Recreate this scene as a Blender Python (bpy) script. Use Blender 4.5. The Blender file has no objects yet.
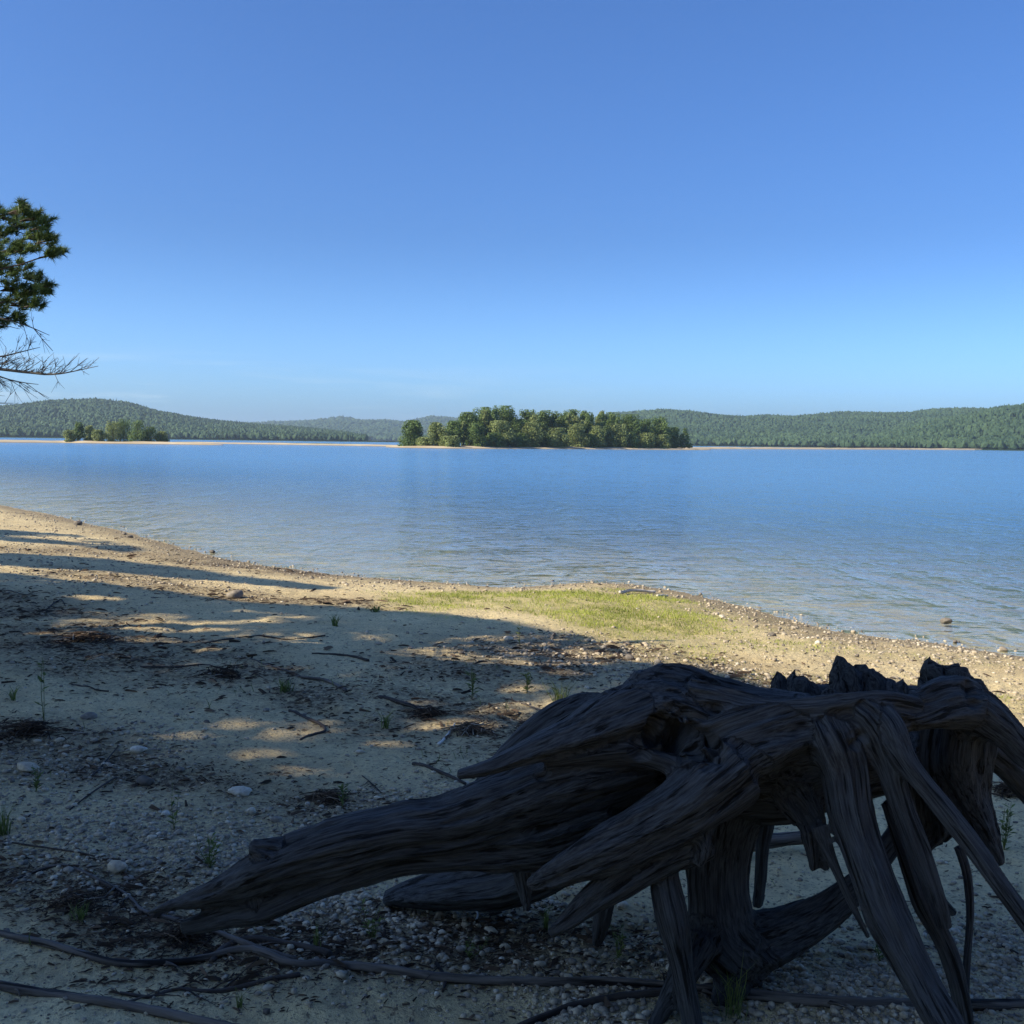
import bpy, math, random
import numpy as np
from mathutils import Vector, Matrix, noise as mnoise

random.seed(7)
RNG = np.random.default_rng(7)
scene = bpy.context.scene
COL = scene.collection
PI = math.pi

# ------------------------------------------------------------------ camera
CAM = np.array([0.0, 0.0, 2.2])
FPX = 1024.0
PITCH = math.atan(70.2 / 1024.0)
ROLL = math.radians(0.73)
FWD = np.array([0, math.cos(PITCH), -math.sin(PITCH)])
R0 = np.array([1.0, 0, 0]); U0 = np.array([0, math.sin(PITCH), math.cos(PITCH)])
RGT = R0 * math.cos(ROLL) + U0 * math.sin(ROLL)
UPV = U0 * math.cos(ROLL) - R0 * math.sin(ROLL)

def ray(px, py):
    px = np.asarray(px, float); py = np.asarray(py, float)
    return FWD + ((px - 512) / FPX)[..., None] * RGT + ((512 - py) / FPX)[..., None] * UPV

def P(px, py, depth):
    return CAM + ray(px, py) * np.asarray(depth, float)[..., None]

def project(p):
    q = np.asarray(p, float) - CAM
    d = q @ FWD
    d = np.where(np.abs(d) < 1e-6, 1e-6, d)
    return 512 + FPX * (q @ RGT) / d, 512 - FPX * (q @ UPV) / d, d

def ray0(px, py, z=0.0):
    d = ray(px, py)
    t = (z - CAM[2]) / d[..., 2]
    return CAM + d * t[..., None]

# ------------------------------------------------------------------ noise
def _hash(ix, iy, iz, seed):
    n = (ix * 374761393 + iy * 668265263 + iz * 2147483647 + seed * 1274126177) & 0xFFFFFFFF
    n = ((n ^ (n >> 13)) * 1274126177) & 0xFFFFFFFF
    n = ((n ^ (n >> 16)) * 2246822519) & 0xFFFFFFFF
    return ((n ^ (n >> 15)) & 0xFFFFFF) / float(0xFFFFFF)

def vnoise(x, y, z=0.0, seed=0):
    x, y, z = np.broadcast_arrays(np.asarray(x, float), np.asarray(y, float), np.asarray(z, float))
    fx, fy, fz = np.floor(x), np.floor(y), np.floor(z)
    ix, iy, iz = fx.astype(np.int64), fy.astype(np.int64), fz.astype(np.int64)
    u, v, w = x - fx, y - fy, z - fz
    u = u * u * (3 - 2 * u); v = v * v * (3 - 2 * v); w = w * w * (3 - 2 * w)
    r = 0
    for dx in (0, 1):
        for dy in (0, 1):
            for dz in (0, 1):
                wt = (u if dx else 1 - u) * (v if dy else 1 - v) * (w if dz else 1 - w)
                r = r + wt * _hash(ix + dx, iy + dy, iz + dz, seed)
    return r * 2 - 1

def fbm(x, y, z=0.0, oct=4, seed=0):
    a, s, t = 1.0, 0.0, 0.0
    f = 1.0
    for k in range(oct):
        s = s + a * vnoise(np.asarray(x) * f + k * 17.3, np.asarray(y) * f + k * 5.1, np.asarray(z) * f, seed + k)
        t += a; a *= 0.5; f *= 2.03
    return s / t

def sstep(a, b, x):
    t = np.clip((np.asarray(x, float) - a) / (b - a), 0, 1)
    return t * t * (3 - 2 * t)

def in_poly(x, y, poly):
    x = np.asarray(x, float); y = np.asarray(y, float)
    c = np.zeros(np.broadcast(x, y).shape, bool)
    n = len(poly); j = n - 1
    for i in range(n):
        xi, yi = poly[i]; xj, yj = poly[j]
        if yi != yj:
            m = ((yi > y) != (yj > y)) & (x < (xj - xi) * (y - yi) / (yj - yi) + xi)
            c ^= m
        j = i
    return c

def seg_dist(x, y, pts):
    best = np.full(np.broadcast(x, y).shape, 1e18)
    for (ax, ay), (bx, by) in zip(pts[:-1], pts[1:]):
        dx, dy = bx - ax, by - ay
        L = dx * dx + dy * dy
        t = np.clip(((x - ax) * dx + (y - ay) * dy) / L, 0, 1)
        best = np.minimum(best, (x - ax - t * dx) ** 2 + (y - ay - t * dy) ** 2)
    return np.sqrt(best)

# ------------------------------------------------------------------ shoreline and beach height
_sp = [(0, 505), (60, 517), (130, 534), (200, 553), (270, 567), (340, 575), (420, 582), (500, 587), (550, 585),
       (590, 582.5), (630, 585), (680, 593), (720, 601), (760, 612), (800, 623), (830, 631), (870, 637), (920, 643), (970, 649), (1024, 656)]
_sw = ray0([p[0] for p in _sp], [p[1] for p in _sp])
SHORE = [(-900, 260), (-400, 190), (-160, 140), (-70, 85), (-32, 50)] + [(float(a), float(b)) for a, b, _ in _sw] + \
        [(8.5, 9.6), (14, 8.0), (30, 2), (80, -20), (400, -120), (1500, -300)]
LANDPOLY = SHORE + [(1500, -4000), (-900, -4000)]

def shore_d(x, y):
    d = seg_dist(x, y, SHORE)
    return np.where(in_poly(x, y, LANDPOLY), d, -d)

GRASSPATCH = [(370, 596), (430, 588), (520, 586), (600, 582), (700, 594), (760, 612), (770, 645), (660, 664), (560, 650), (470, 628), (370, 614)]
_gp = ray0([p[0] for p in GRASSPATCH], [p[1] for p in GRASSPATCH], 0.15)
GRASSW = [(float(a), float(b)) for a, b, _ in _gp]

def base_h(x, y):
    x = np.asarray(x, float); y = np.asarray(y, float)
    d = shore_d(x, y)
    dn = d + 0.18 * fbm(x * 0.9, y * 0.9, 3.1, 3) * np.exp(-np.abs(d) / 8)
    land = 0.60 * (1 - np.exp(-np.maximum(dn, 0) / 6.5)) + 0.008 * np.maximum(dn, 0)
    sea = np.maximum(dn * 0.034, -3.0)
    h = np.where(dn > 0, land, sea)
    near = np.exp(-np.maximum(np.hypot(x, y) - 30, 0) / 40)
    h = h + near * sstep(0.2, 3, d) * (0.045 * fbm(x * 0.45, y * 0.45, 0.5, 3, 3))
    return h

def fine_h(x, y):
    r = np.hypot(x, y)
    near = np.exp(-np.maximum(r - 12, 0) / 14)
    d = shore_d(x, y)
    land = sstep(-0.3, 0.8, d)
    a = 0.030 * fbm(x * 2.1, y * 2.1, 9.0, 3, 11)
    b = 0.014 * fbm(x * 7, y * 7, 2.0, 3, 21)
    c = 0.0045 * fbm(x * 26, y * 26, 4.0, 2, 31)
    pits = -0.03 * np.clip(vnoise(x * 4.3, y * 4.3, 0.7, 41) - 0.45, 0, 1) * 2
    return near * land * (a + b + c + pits)

def gh(x, y):
    return base_h(x, y) + fine_h(x, y)

def ground_at(px, py):
    """point of the beach seen at a pixel of the photograph"""
    px = np.asarray(px, float); py = np.asarray(py, float)
    d = ray(px, py)
    z = np.zeros(px.shape) + 0.4
    for _ in range(14):
        t = (z - CAM[2]) / d[..., 2]
        p = CAM + d * t[..., None]
        z = 0.5 * z + 0.5 * gh(p[..., 0], p[..., 1])
    p = p.copy(); p[..., 2] = gh(p[..., 0], p[..., 1])
    return p

# ------------------------------------------------------------------ mesh building
class Buf:
    def __init__(s):
        s.v = []; s.f = []; s.n = 0; s.at = {}
    def add(s, V, F, **attrs):
        V = np.asarray(V, float).reshape(-1, 3); 
        if isinstance(F, np.ndarray): F = [F]
        for f in F:
            s.f.append(np.asarray(f, np.int64) + s.n)
        s.v.append(V)
        for k, a in attrs.items():
            s.at.setdefault(k, []).append(np.asarray(a, float))
        s.n += len(V)
    def build(s, name, mat, parent=None, smooth=True):
        return mesh_np(name, np.concatenate(s.v), s.f, mat, parent, smooth, {k: np.concatenate(a) for k, a in s.at.items()})

def mesh_np(name, V, Fs, mat, parent=None, smooth=True, attrs=None, normals=None):
    me = bpy.data.meshes.new(name)
    V = np.asarray(V, np.float32)
    loops = np.concatenate([f.ravel() for f in Fs]).astype(np.int32)
    sizes = np.concatenate([np.full(len(f), f.shape[1]) for f in Fs]).astype(np.int32)
    starts = np.concatenate([[0], np.cumsum(sizes)[:-1]]).astype(np.int32)
    me.vertices.add(len(V)); me.vertices.foreach_set('co', V.ravel())
    me.loops.add(len(loops)); me.loops.foreach_set('vertex_index', loops)
    me.polygons.add(len(sizes)); me.polygons.foreach_set('loop_start', starts)
    try: me.polygons.foreach_set('loop_total', sizes)
    except Exception: pass
    me.update(calc_edges=True)
    me.polygons.foreach_set('use_smooth', np.full(len(sizes), bool(smooth)))
    for k, a in (attrs or {}).items():
        a = np.asarray(a, np.float32)
        if a.ndim == 1:
            at = me.attributes.new(k, 'FLOAT', 'POINT'); at.data.foreach_set('value', a)
        elif a.shape[1] == 3:
            at = me.attributes.new(k, 'FLOAT_VECTOR', 'POINT'); at.data.foreach_set('vector', a.ravel())
    if normals is not None:
        me.normals_split_custom_set_from_vertices([tuple(n) for n in normals])
    if mat: me.materials.append(mat)
    o = bpy.data.objects.new(name, me)
    COL.objects.link(o)
    if parent is not None:
        o.parent = parent
        if parent.type == 'EMPTY' or True:
            o.matrix_parent_inverse = Matrix.Identity(4)
            o.location = -(world_loc(parent))
    return o

def world_loc(o):
    p = Vector(o.location)
    while o.parent:
        o = o.parent; p += Vector(o.location)
    return p

def tag(o, label=None, cat=None, group=None, kind=None):
    if label: o['label'] = label
    if cat: o['category'] = cat
    if group: o['group'] = group
    if kind: o['kind'] = kind
    return o

def thing(name, label, cat, loc, group=None):
    o = bpy.data.objects.new(name, None); COL.objects.link(o)
    o.empty_display_size = 0.1
    o.location = Vector([float(c) for c in loc])
    return tag(o, label, cat, group)

# ------------------------------------------------------------------ tubes
def catmull(pts, step):
    pts = np.asarray(pts, float)      # columns: xyz + radius (+more)
    if len(pts) == 2: 
        n = max(2, int(np.linalg.norm(pts[1, :3] - pts[0, :3]) / step))
        t = np.linspace(0, 1, n + 1)[:, None]
        return pts[0] * (1 - t) + pts[1] * t
    ext = np.vstack([2 * pts[0] - pts[1], pts, 2 * pts[-1] - pts[-2]])
    out = []
    for i in range(1, len(ext) - 2):
        p0, p1, p2, p3 = ext[i - 1], ext[i], ext[i + 1], ext[i + 2]
        n = max(1, int(np.linalg.norm(p2[:3] - p1[:3]) / step))
        for k in range(n):
            t = k / n
            out.append(0.5 * ((2 * p1) + (-p0 + p2) * t + (2 * p0 - 5 * p1 + 4 * p2 - p3) * t * t + (-p0 + 3 * p1 - 3 * p2 + p3) * t ** 3))
    out.append(ext[-2])
    out = np.array(out)
    out[:, 3] = np.maximum(out[:, 3], pts[:, 3].min() * 0.5)
    return out

def frames(c):
    T = np.gradient(c, axis=0); T /= np.linalg.norm(T, axis=1)[:, None] + 1e-12
    up = np.array([0, 0, 1.0]) if abs(T[0, 2]) < 0.9 else np.array([1.0, 0, 0])
    N = np.zeros_like(T)
    n = np.cross(T[0], up); n /= np.linalg.norm(n)
    for i in range(len(T)):
        n = n - T[i] * np.dot(n, T[i]); n /= np.linalg.norm(n) + 1e-12
        N[i] = n
    B = np.cross(T, N)
    return T, N, B

def tube(pts, seg=10, step=0.03, rough=0.0, lobes=0.0, nl=3, flat=None, seed=0, wob=0.0):
    """tapered tube through pts (x,y,z,r); lobes = fluted cross-section; flat=(axis, factor) squashes the section"""
    c = catmull(pts, step)
    cc = c[:, :3].copy(); r = c[:, 3]
    s = np.concatenate([[0], np.cumsum(np.linalg.norm(np.diff(cc, axis=0), axis=1))])
    if wob:
        cc += wob * np.stack([fbm(s * 4, seed + 1.5, 0, 2), fbm(s * 4, seed + 7.5, 0, 2), fbm(s * 4, seed + 13.5, 0, 2)], 1)
    T, N, B = frames(cc)
    a = np.linspace(0, 2 * PI, seg, endpoint=False)
    m = np.ones((len(cc), seg))
    if lobes:
        ca, sa = np.cos(a)[None, :], np.sin(a)[None, :]
        tw = s[:, None] * 0.6
        for k, w in ((nl, 1.0), (nl * 2 + 1, 0.5), (nl * 4 + 1, 0.25)):
            m += lobes * w * np.cos(k * a[None, :] + tw + seed * 1.7 + 1.5 * np.sin(s[:, None] * 2.1 + seed))
        m += lobes * 0.9 * vnoise(ca * 1.6 + 9 + seed, sa * 1.6 + seed, s[:, None] * 2.2, 5)
    if rough:
        m += rough * vnoise(np.cos(a)[None, :] * 2 + 3 + seed * 3.1, np.sin(a)[None, :] * 2 + seed, s[:, None] / max(r.mean(), 1e-3) * 0.5, 8)
    off = (np.cos(a)[None, :, None] * N[:, None, :] + np.sin(a)[None, :, None] * B[:, None, :]) * (r[:, None] * m)[..., None]
    if flat is not None:
        ax = np.asarray(flat[0], float); ax /= np.linalg.norm(ax)
        off = off - (off @ ax)[..., None] * ax * (1 - flat[1])
    V = cc[:, None, :] + off
    n = len(cc)
    i = np.arange(n - 1)[:, None] * seg; j = np.arange(seg)[None, :]; j2 = (j + 1) % seg
    F = np.stack([i + j, i + j2, i + seg + j2, i + seg + j], -1).reshape(-1, 4)
    V = V.reshape(-1, 3)
    tip0 = cc[0] - T[0] * r[0] * 0.5; tip1 = cc[-1] + T[-1] * r[-1] * 0.5
    V = np.vstack([V, tip0, tip1])
    jj = np.arange(seg)
    C0 = np.stack([(jj + 1) % seg, jj, np.full(seg, n * seg)], 1)
    C1 = np.stack([(n - 1) * seg + jj, (n - 1) * seg + (jj + 1) % seg, np.full(seg, n * seg + 1)], 1)
    g = np.stack([(off @ np.eye(3))[..., 0] * 0 + np.cos(a)[None, :] * r[:, None], np.sin(a)[None, :] * r[:, None] + 0 * s[:, None], s[:, None] + 0 * a[None, :]], -1).reshape(-1, 3)
    g = np.vstack([g, g[0], g[-1]]) + seed * 3.7
    return V, [F, C0, C1], g, (cc, r, N, B, s)

# ------------------------------------------------------------------ materials
def new_mat(name):
    m = bpy.data.materials.new(name); m.use_nodes = True
    nt = m.node_tree
    for n in list(nt.nodes): nt.nodes.remove(n)
    return m, nt

class NT:
    def __init__(s, nt): s.nt = nt
    def n(s, t, **kw):
        nd = s.nt.nodes.new(t)
        ins = kw.pop('ins', {})
        for k, v in kw.items(): setattr(nd, k, v)
        for k, v in ins.items():
            if hasattr(v, 'node') or isinstance(v, bpy.types.NodeSocket): s.nt.links.new(v, nd.inputs[k])
            else: nd.inputs[k].default_value = v
        return nd
    def link(s, a, b): s.nt.links.new(a, b)
    def noise(s, vec, scale, detail=4, rough=0.55, dist=0.0):
        return s.n('ShaderNodeTexNoise', ins={'Vector': vec, 'Scale': scale, 'Detail': detail, 'Roughness': rough, 'Distortion': dist}).outputs['Fac']
    def mapping(s, vec, scale):
        return s.n('ShaderNodeMapping', ins={'Vector': vec, 'Scale': scale}).outputs[0]
    def ramp(s, fac, stops):
        r = s.n('ShaderNodeValToRGB'); s.link(fac, r.inputs[0])
        e = r.color_ramp.elements
        while len(e) < len(stops): e.new(0.5)
        for el, (p, c) in zip(e, stops):
            el.position = p; el.color = (c if len(c) == 4 else (*c, 1)) if not isinstance(c, (int, float)) else (c, c, c, 1)
        return r.outputs[0]
    def mix(s, fac, a, b, mode='MIX'):
        m = s.n('ShaderNodeMix', data_type='RGBA', blend_type=mode)
        for k, v in ((0, fac), (6, a), (7, b)):
            if isinstance(v, bpy.types.NodeSocket): s.link(v, m.inputs[k])
            elif k == 0: m.inputs[0].default_value = v
            else: m.inputs[k].default_value = (*v, 1) if len(v) == 3 else v
        return m.outputs[2]
    def math(s, op, a, b=0.0, clamp=False):
        m = s.n('ShaderNodeMath', operation=op, use_clamp=clamp)
        for k, v in ((0, a), (1, b)):
            if isinstance(v, bpy.types.NodeSocket): s.link(v, m.inputs[k])
            else: m.inputs[k].default_value = v
        return m.outputs[0]
    def attr(s, name, out='Fac'):
        return s.n('ShaderNodeAttribute', attribute_name=name).outputs[out]
    def obj(s): return s.n('ShaderNodeTexCoord').outputs['Object']
    def pos(s): return s.n('ShaderNodeNewGeometry').outputs['Position']
    def bump(s, h, strength, dist, normal=None):
        b = s.n('ShaderNodeBump', ins={'Height': h, 'Strength': strength, 'Distance': dist})
        if normal: s.link(normal, b.inputs['Normal'])
        return b.outputs[0]
    def bsdf(s, color, rough=0.8, normal=None, spec=0.3):
        b = s.n('ShaderNodeBsdfPrincipled')
        for k, v in (('Base Color', color), ('Roughness', rough), ('Specular IOR Level', spec)):
            if isinstance(v, bpy.types.NodeSocket): s.link(v, b.inputs[k])
            else: b.inputs[k].default_value = (*v, 1) if k == 'Base Color' else v
        if normal: s.link(normal, b.inputs['Normal'])
        return b.outputs[0]
    def out(s, surf): 
        o = s.n('ShaderNodeOutputMaterial'); s.link(surf, o.inputs['Surface']); return o

def leaf_mat(name, dark, light, trans=0.3, rough=0.55):
    m, nt = new_mat(name); q = NT(nt)
    c = q.mix(q.attr('tone'), dark, light)
    b = q.bsdf(c, rough, spec=0.25)
    t = q.n('ShaderNodeBsdfTranslucent'); q.link(q.mix(0.5, c, light), t.inputs['Color'])
    mx = q.n('ShaderNodeMixShader', ins={0: trans}); q.link(b, mx.inputs[1]); q.link(t.outputs[0], mx.inputs[2])
    q.out(mx.outputs[0]); return m

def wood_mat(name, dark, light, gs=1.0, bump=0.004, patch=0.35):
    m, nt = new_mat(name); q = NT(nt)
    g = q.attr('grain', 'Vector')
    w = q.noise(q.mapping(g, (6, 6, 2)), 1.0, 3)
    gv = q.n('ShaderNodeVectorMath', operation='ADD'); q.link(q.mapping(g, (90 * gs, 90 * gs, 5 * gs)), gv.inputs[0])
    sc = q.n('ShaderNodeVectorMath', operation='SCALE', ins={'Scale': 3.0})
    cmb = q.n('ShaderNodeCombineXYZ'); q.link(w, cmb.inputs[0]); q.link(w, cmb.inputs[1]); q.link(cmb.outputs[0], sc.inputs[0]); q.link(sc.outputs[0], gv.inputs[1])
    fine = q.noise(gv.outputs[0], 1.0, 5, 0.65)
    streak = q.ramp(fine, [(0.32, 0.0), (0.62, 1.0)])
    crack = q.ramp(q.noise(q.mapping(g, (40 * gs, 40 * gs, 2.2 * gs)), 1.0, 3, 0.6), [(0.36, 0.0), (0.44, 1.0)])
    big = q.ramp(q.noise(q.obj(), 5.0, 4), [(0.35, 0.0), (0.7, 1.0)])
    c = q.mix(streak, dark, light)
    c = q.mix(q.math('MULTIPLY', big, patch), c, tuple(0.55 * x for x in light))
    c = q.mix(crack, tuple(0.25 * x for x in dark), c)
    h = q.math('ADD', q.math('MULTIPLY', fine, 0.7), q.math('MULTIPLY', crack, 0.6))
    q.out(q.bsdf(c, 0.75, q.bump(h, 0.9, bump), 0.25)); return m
EXPOSURE = 1.23; SUN_STR = 3.75; SKY_STR = 0.0795; SKY_AIR = 1.0; SKY_DUST = 2.4; SKY_OZONE = 3.0
SKY_TINT = (0.387, 0.63, 1.0); SUN_COL = (1.0, 0.88, 0.66)
HAZE = 0.000125
# ================================================================== world, sun, camera
SUN_EL = math.radians(36); SUN_AZ = math.atan2(-0.93, -0.37)       # compass style: 0 = +Y, clockwise
SUNV = np.array([math.sin(SUN_AZ) * math.cos(SUN_EL), math.cos(SUN_AZ) * math.cos(SUN_EL), math.sin(SUN_EL)])
w = bpy.data.worlds.new("World"); scene.world = w; w.use_nodes = True
wt = w.node_tree
for n in list(wt.nodes): wt.nodes.remove(n)
q = NT(wt)
sky = q.n('ShaderNodeTexSky', sky_type='NISHITA', sun_disc=False, sun_elevation=SUN_EL, sun_rotation=SUN_AZ, altitude=150.0,
          air_density=SKY_AIR, dust_density=SKY_DUST, ozone_density=SKY_OZONE)
bg = q.n('ShaderNodeBackground', ins={'Strength': SKY_STR}); 
gen = q.n('ShaderNodeTexCoord').outputs['Generated']
sz = q.n('ShaderNodeSeparateXYZ', ins={0: gen}).outputs[2]
low = q.math('POWER', q.math('SUBTRACT', 1.0, q.math('DIVIDE', q.math('MAXIMUM', sz, 0.0), 0.20), True), 1.6)
lift = q.math('ADD', 1.0, q.math('MULTIPLY', low, 1.28))        # brighter air towards the horizon
cl = q.ramp(q.noise(q.mapping(gen, (3.0, 3.0, 42.0)), 1.6, 5, 0.6, 0.4), [(0.50, 0.0), (0.72, 1.0)])
band = q.math('MULTIPLY', q.ramp(sz, [(0.012, 0.0), (0.028, 1.0), (0.050, 0.8), (0.085, 0.0)]), q.math('MULTIPLY', cl, q.math('MULTIPLY', 1.4, q.math('SUBTRACT', 0.12, q.n('ShaderNodeSeparateXYZ', ins={0: gen}).outputs[0]), True)))
skc = q.mix(1.0, sky.outputs[0], SKY_TINT, 'MULTIPLY')
scl = q.n('ShaderNodeVectorMath', operation='SCALE'); q.link(skc, scl.inputs[0]); q.link(lift, scl.inputs['Scale'])
q.link(q.mix(band, scl.outputs[0], (3.6, 4.6, 5.4)), bg.inputs[0])
q.link(bg.outputs[0], q.n('ShaderNodeOutputWorld').inputs[0])

sd = bpy.data.lights.new('sun', 'SUN'); sd.energy = SUN_STR; sd.angle = math.radians(0.53); sd.color = SUN_COL
so = bpy.data.objects.new('sun', sd); COL.objects.link(so)
so.rotation_euler = Vector(SUNV).to_track_quat('Z', 'Y').to_euler()
so.location = (-20, -10, 30)

cd = bpy.data.cameras.new('camera'); cd.lens = 36.0; cd.sensor_width = 36.0; cd.clip_start = 0.05; cd.clip_end = 30000
co = bpy.data.objects.new('camera', cd); COL.objects.link(co); scene.camera = co
M = Matrix(((RGT[0], UPV[0], -FWD[0], CAM[0]), (RGT[1], UPV[1], -FWD[1], CAM[1]), (RGT[2], UPV[2], -FWD[2], CAM[2]), (0, 0, 0, 1)))
co.matrix_world = M
scene.view_settings.view_transform = 'Standard'; scene.view_settings.look = 'None'
scene.view_settings.exposure = EXPOSURE; scene.view_settings.gamma = 1.0
scene.render.engine = 'CYCLES'
cy = scene.cycles
cy.max_bounces = 6; cy.diffuse_bounces = 4; cy.glossy_bounces = 3; cy.transmission_bounces = 4; cy.transparent_max_bounces = 12; cy.volume_bounces = 0
cy.use_denoising = True
try: cy.denoiser = 'OPENIMAGEDENOISE'
except Exception: pass
cy.denoising_input_passes = 'RGB_ALBEDO_NORMAL'; cy.denoising_prefilter = 'NONE'
cy.caustics_reflective = False; cy.caustics_refractive = False
cy.sample_clamp_indirect = 8.0

# ================================================================== beach sheet
def polar_axes(fa=0.09, coarse=3.0, half=34.0, rr=None):
    a = list(np.arange(-half, half + 1e-6, fa))
    a = list(np.arange(-180, -half - 0.5, coarse)) + a + list(np.arange(half + coarse * 0.5, 180, coarse))
    a = np.radians(np.array(a))
    r = [0.02]
    while r[-1] < rr[-1][0]:
        for lim, k in rr:
            if r[-1] < lim:
                r.append(r[-1] * (1 + k) if r[-1] > 0.25 else 0.26); break
    return a, np.array(r)

def polar_grid(a, r, wrap=True):
    A, R = np.meshgrid(a, r)
    X, Y = R * np.sin(A), R * np.cos(A)
    na, nr = len(a), len(r)
    i = np.arange(nr - 1)[:, None] * na; j = np.arange(na)[None, :]; j2 = (j + 1) % na
    F = np.stack([i + j, i + na + j, i + na + j2, i + j2], -1).reshape(-1, 4)
    return X.ravel(), Y.ravel(), F[:, ::-1]

# zones of the beach, drawn round places in world coordinates
def world_poly(pix, z=0.45):
    q_ = ray0([p[0] for p in pix], [p[1] for p in pix], z)
    return [(float(a), float(b)) for a, b, _ in q_]
def world_line(pix):
    q_ = ground_at([p[0] for p in pix], [p[1] for p in pix]); return [(float(a), float(b)) for a, b, _ in q_]

LITTER_LINES = [world_line([(-40, 590), (40, 620), (110, 645), (200, 662), (300, 688), (400, 702), (470, 722), (540, 740)]),
                world_line([(-60, 735), (0, 735), (60, 738)]),
                world_line([(-40, 868), (40, 882), (90, 880), (140, 900)]),
                world_line([(500, 668), (600, 660), (700, 672), (760, 690)]),
                world_line([(90, 760), (160, 775), (230, 780), (330, 800)]),
                world_line([(130, 930), (220, 950), (330, 940)]),
                world_line([(-40, 548), (100, 553), (200, 562), (300, 573)]),
                world_line([(60, 570), (150, 584), (240, 596), (380, 604)]),
                world_line([(470, 940), (560, 930), (640, 950)]),
                world_line([(-40, 640), (40, 648), (110, 655)]),
                world_line([(360, 712), (440, 722), (520, 738)])]
LITTER_W = [0.75, 0.40, 0.35, 1.0, 0.35, 0.28, 0.9, 0.6, 0.25, 0.9, 0.5]
GRAVEL_LINES = [world_line([(60, 830), (160, 845), (260, 850), (360, 840), (470, 800)]),
                world_line([(360, 900), (470, 920), (560, 935), (680, 960)]),
                world_line([(640, 1010), (800, 990), (900, 990), (1060, 960)]),
                world_line([(120, 745), (60, 760), (-40, 770)]),
                world_line([(560, 650), (700, 670), (780, 690)])]
GRAVEL_W = [0.42, 0.35, 0.35, 0.45, 0.8]

def litter_amt(x, y):
    s = np.zeros(np.shape(x))
    for ln, wd in zip(LITTER_LINES, LITTER_W):
        s = np.maximum(s, np.exp(-(seg_dist(x, y, ln) / wd) ** 2))
    return np.clip(s * (0.85 + 0.9 * fbm(x * 2.2, y * 2.2, 5, 3, 51)), 0, 1)
def gravel_amt(x, y):
    d = shore_d(x, y)
    s = np.exp(-((d - 0.7) / 1.1) ** 2)
    s = np.maximum(s, 0.55 * sstep(1.0, 5.0, x) * sstep(-0.3, 0.5, d) * sstep(7.5, 4.5, d))
    s = np.maximum(s, 0.6 * sstep(-2.0, -6.0, x) * sstep(8.5, 11, y) * sstep(-0.3, 0.5, d) * sstep(6.5, 3.5, d))
    for ln, wd in zip(GRAVEL_LINES, GRAVEL_W):
        s = np.maximum(s, np.exp(-(seg_dist(x, y, ln) / wd) ** 2))
    return np.clip(s * (0.8 + 0.9 * fbm(x * 1.7, y * 1.7, 8, 3, 61)), 0, 1)
def grass_amt(x, y):
    d = seg_dist(x, y, GRASSW + [GRASSW[0]])
    s = np.where(in_poly(x, y, GRASSW), d, -d)
    core = sstep(-0.5, 1.0, s + 1.1 * fbm(x * 1.1, y * 1.1, 0, 4, 71))
    dd = shore_d(x, y)
    thin = 0.6 * sstep(0.5, 2.0, x) * sstep(0.8, 1.6, dd) * sstep(6.0, 3.0, dd) * sstep(-0.3, 0.4, fbm(x * 0.8, y * 0.8, 1, 3, 73))
    return np.clip(np.maximum(core, thin), 0, 1)

a_, r_ = polar_axes(fa=0.09, rr=[(0.26, 1), (2.4, 0.05), (8.5, 0.0042), (22, 0.007), (60, 0.018), (6000, 0.09)])
X, Y, F = polar_grid(a_, r_)
Z = gh(X, Y)
D = shore_d(X, Y)
m, nt = new_mat('beach_sand'); q = NT(nt)
p = q.pos()
n1 = q.noise(p, 0.9, 5); n2 = q.noise(p, 7.0, 5, 0.6); n3 = q.noise(p, 60.0, 4, 0.7); n4 = q.noise(p, 260.0, 2, 0.7)
c = q.mix(q.ramp(n1, [(0.35, 0), (0.68, 1)]), (0.62, 0.49, 0.265), (0.78, 0.64, 0.36))
c = q.mix(q.math('MULTIPLY', q.ramp(n2, [(0.45, 0), (0.72, 1)]), 0.55), c, (0.42, 0.34, 0.21))
c = q.mix(q.math('MULTIPLY', q.ramp(n3, [(0.52, 0), (0.66, 1)]), 0.65), c, (0.24, 0.19, 0.135))
c = q.mix(q.math('MULTIPLY', q.ramp(n4, [(0.58, 0), (0.66, 1)]), 0.45), c, (0.60, 0.52, 0.38))
n5 = q.noise(p, 20.0, 4, .7)
c = q.mix(q.math('MULTIPLY', q.ramp(n5, [(0.5, 0), (0.68, 1)]), 0.5), c, (0.33, 0.26, 0.165))
c = q.mix(q.math('MULTIPLY', q.ramp(q.noise(p, 38.0, 2, .5), [(0.62, 0), (0.68, 1)]), 0.75), c, (0.11, 0.085, 0.06))
c = q.mix(q.math('MULTIPLY', q.attr('litter'), q.ramp(q.noise(p, 24.0, 5, 0.7), [(0.35, 0.2), (0.6, 0.95)])), c, (0.085, 0.060, 0.042))
c = q.mix(q.math('MULTIPLY', q.attr('gravel'), q.ramp(q.noise(p, 34.0, 3, 0.7), [(0.42, 0.0), (0.6, 0.8)])), c, (0.20, 0.165, 0.12))
c = q.mix(q.math('MULTIPLY', q.attr('grass'), q.ramp(q.noise(p, 5.0, 5, 0.7), [(0.3, 0.25), (0.6, 0.8)])), c, (0.30, 0.28, 0.09))
c = q.mix(q.attr('wet'), c, (0.075, 0.055, 0.035))
h = q.math('ADD', q.math('MULTIPLY', n3, 1.0), q.math('MULTIPLY', n4, 0.3))
h = q.math('ADD', h, q.math('ADD', q.math('MULTIPLY', n2, 1.2), q.math('MULTIPLY', n5, 1.3)))
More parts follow.
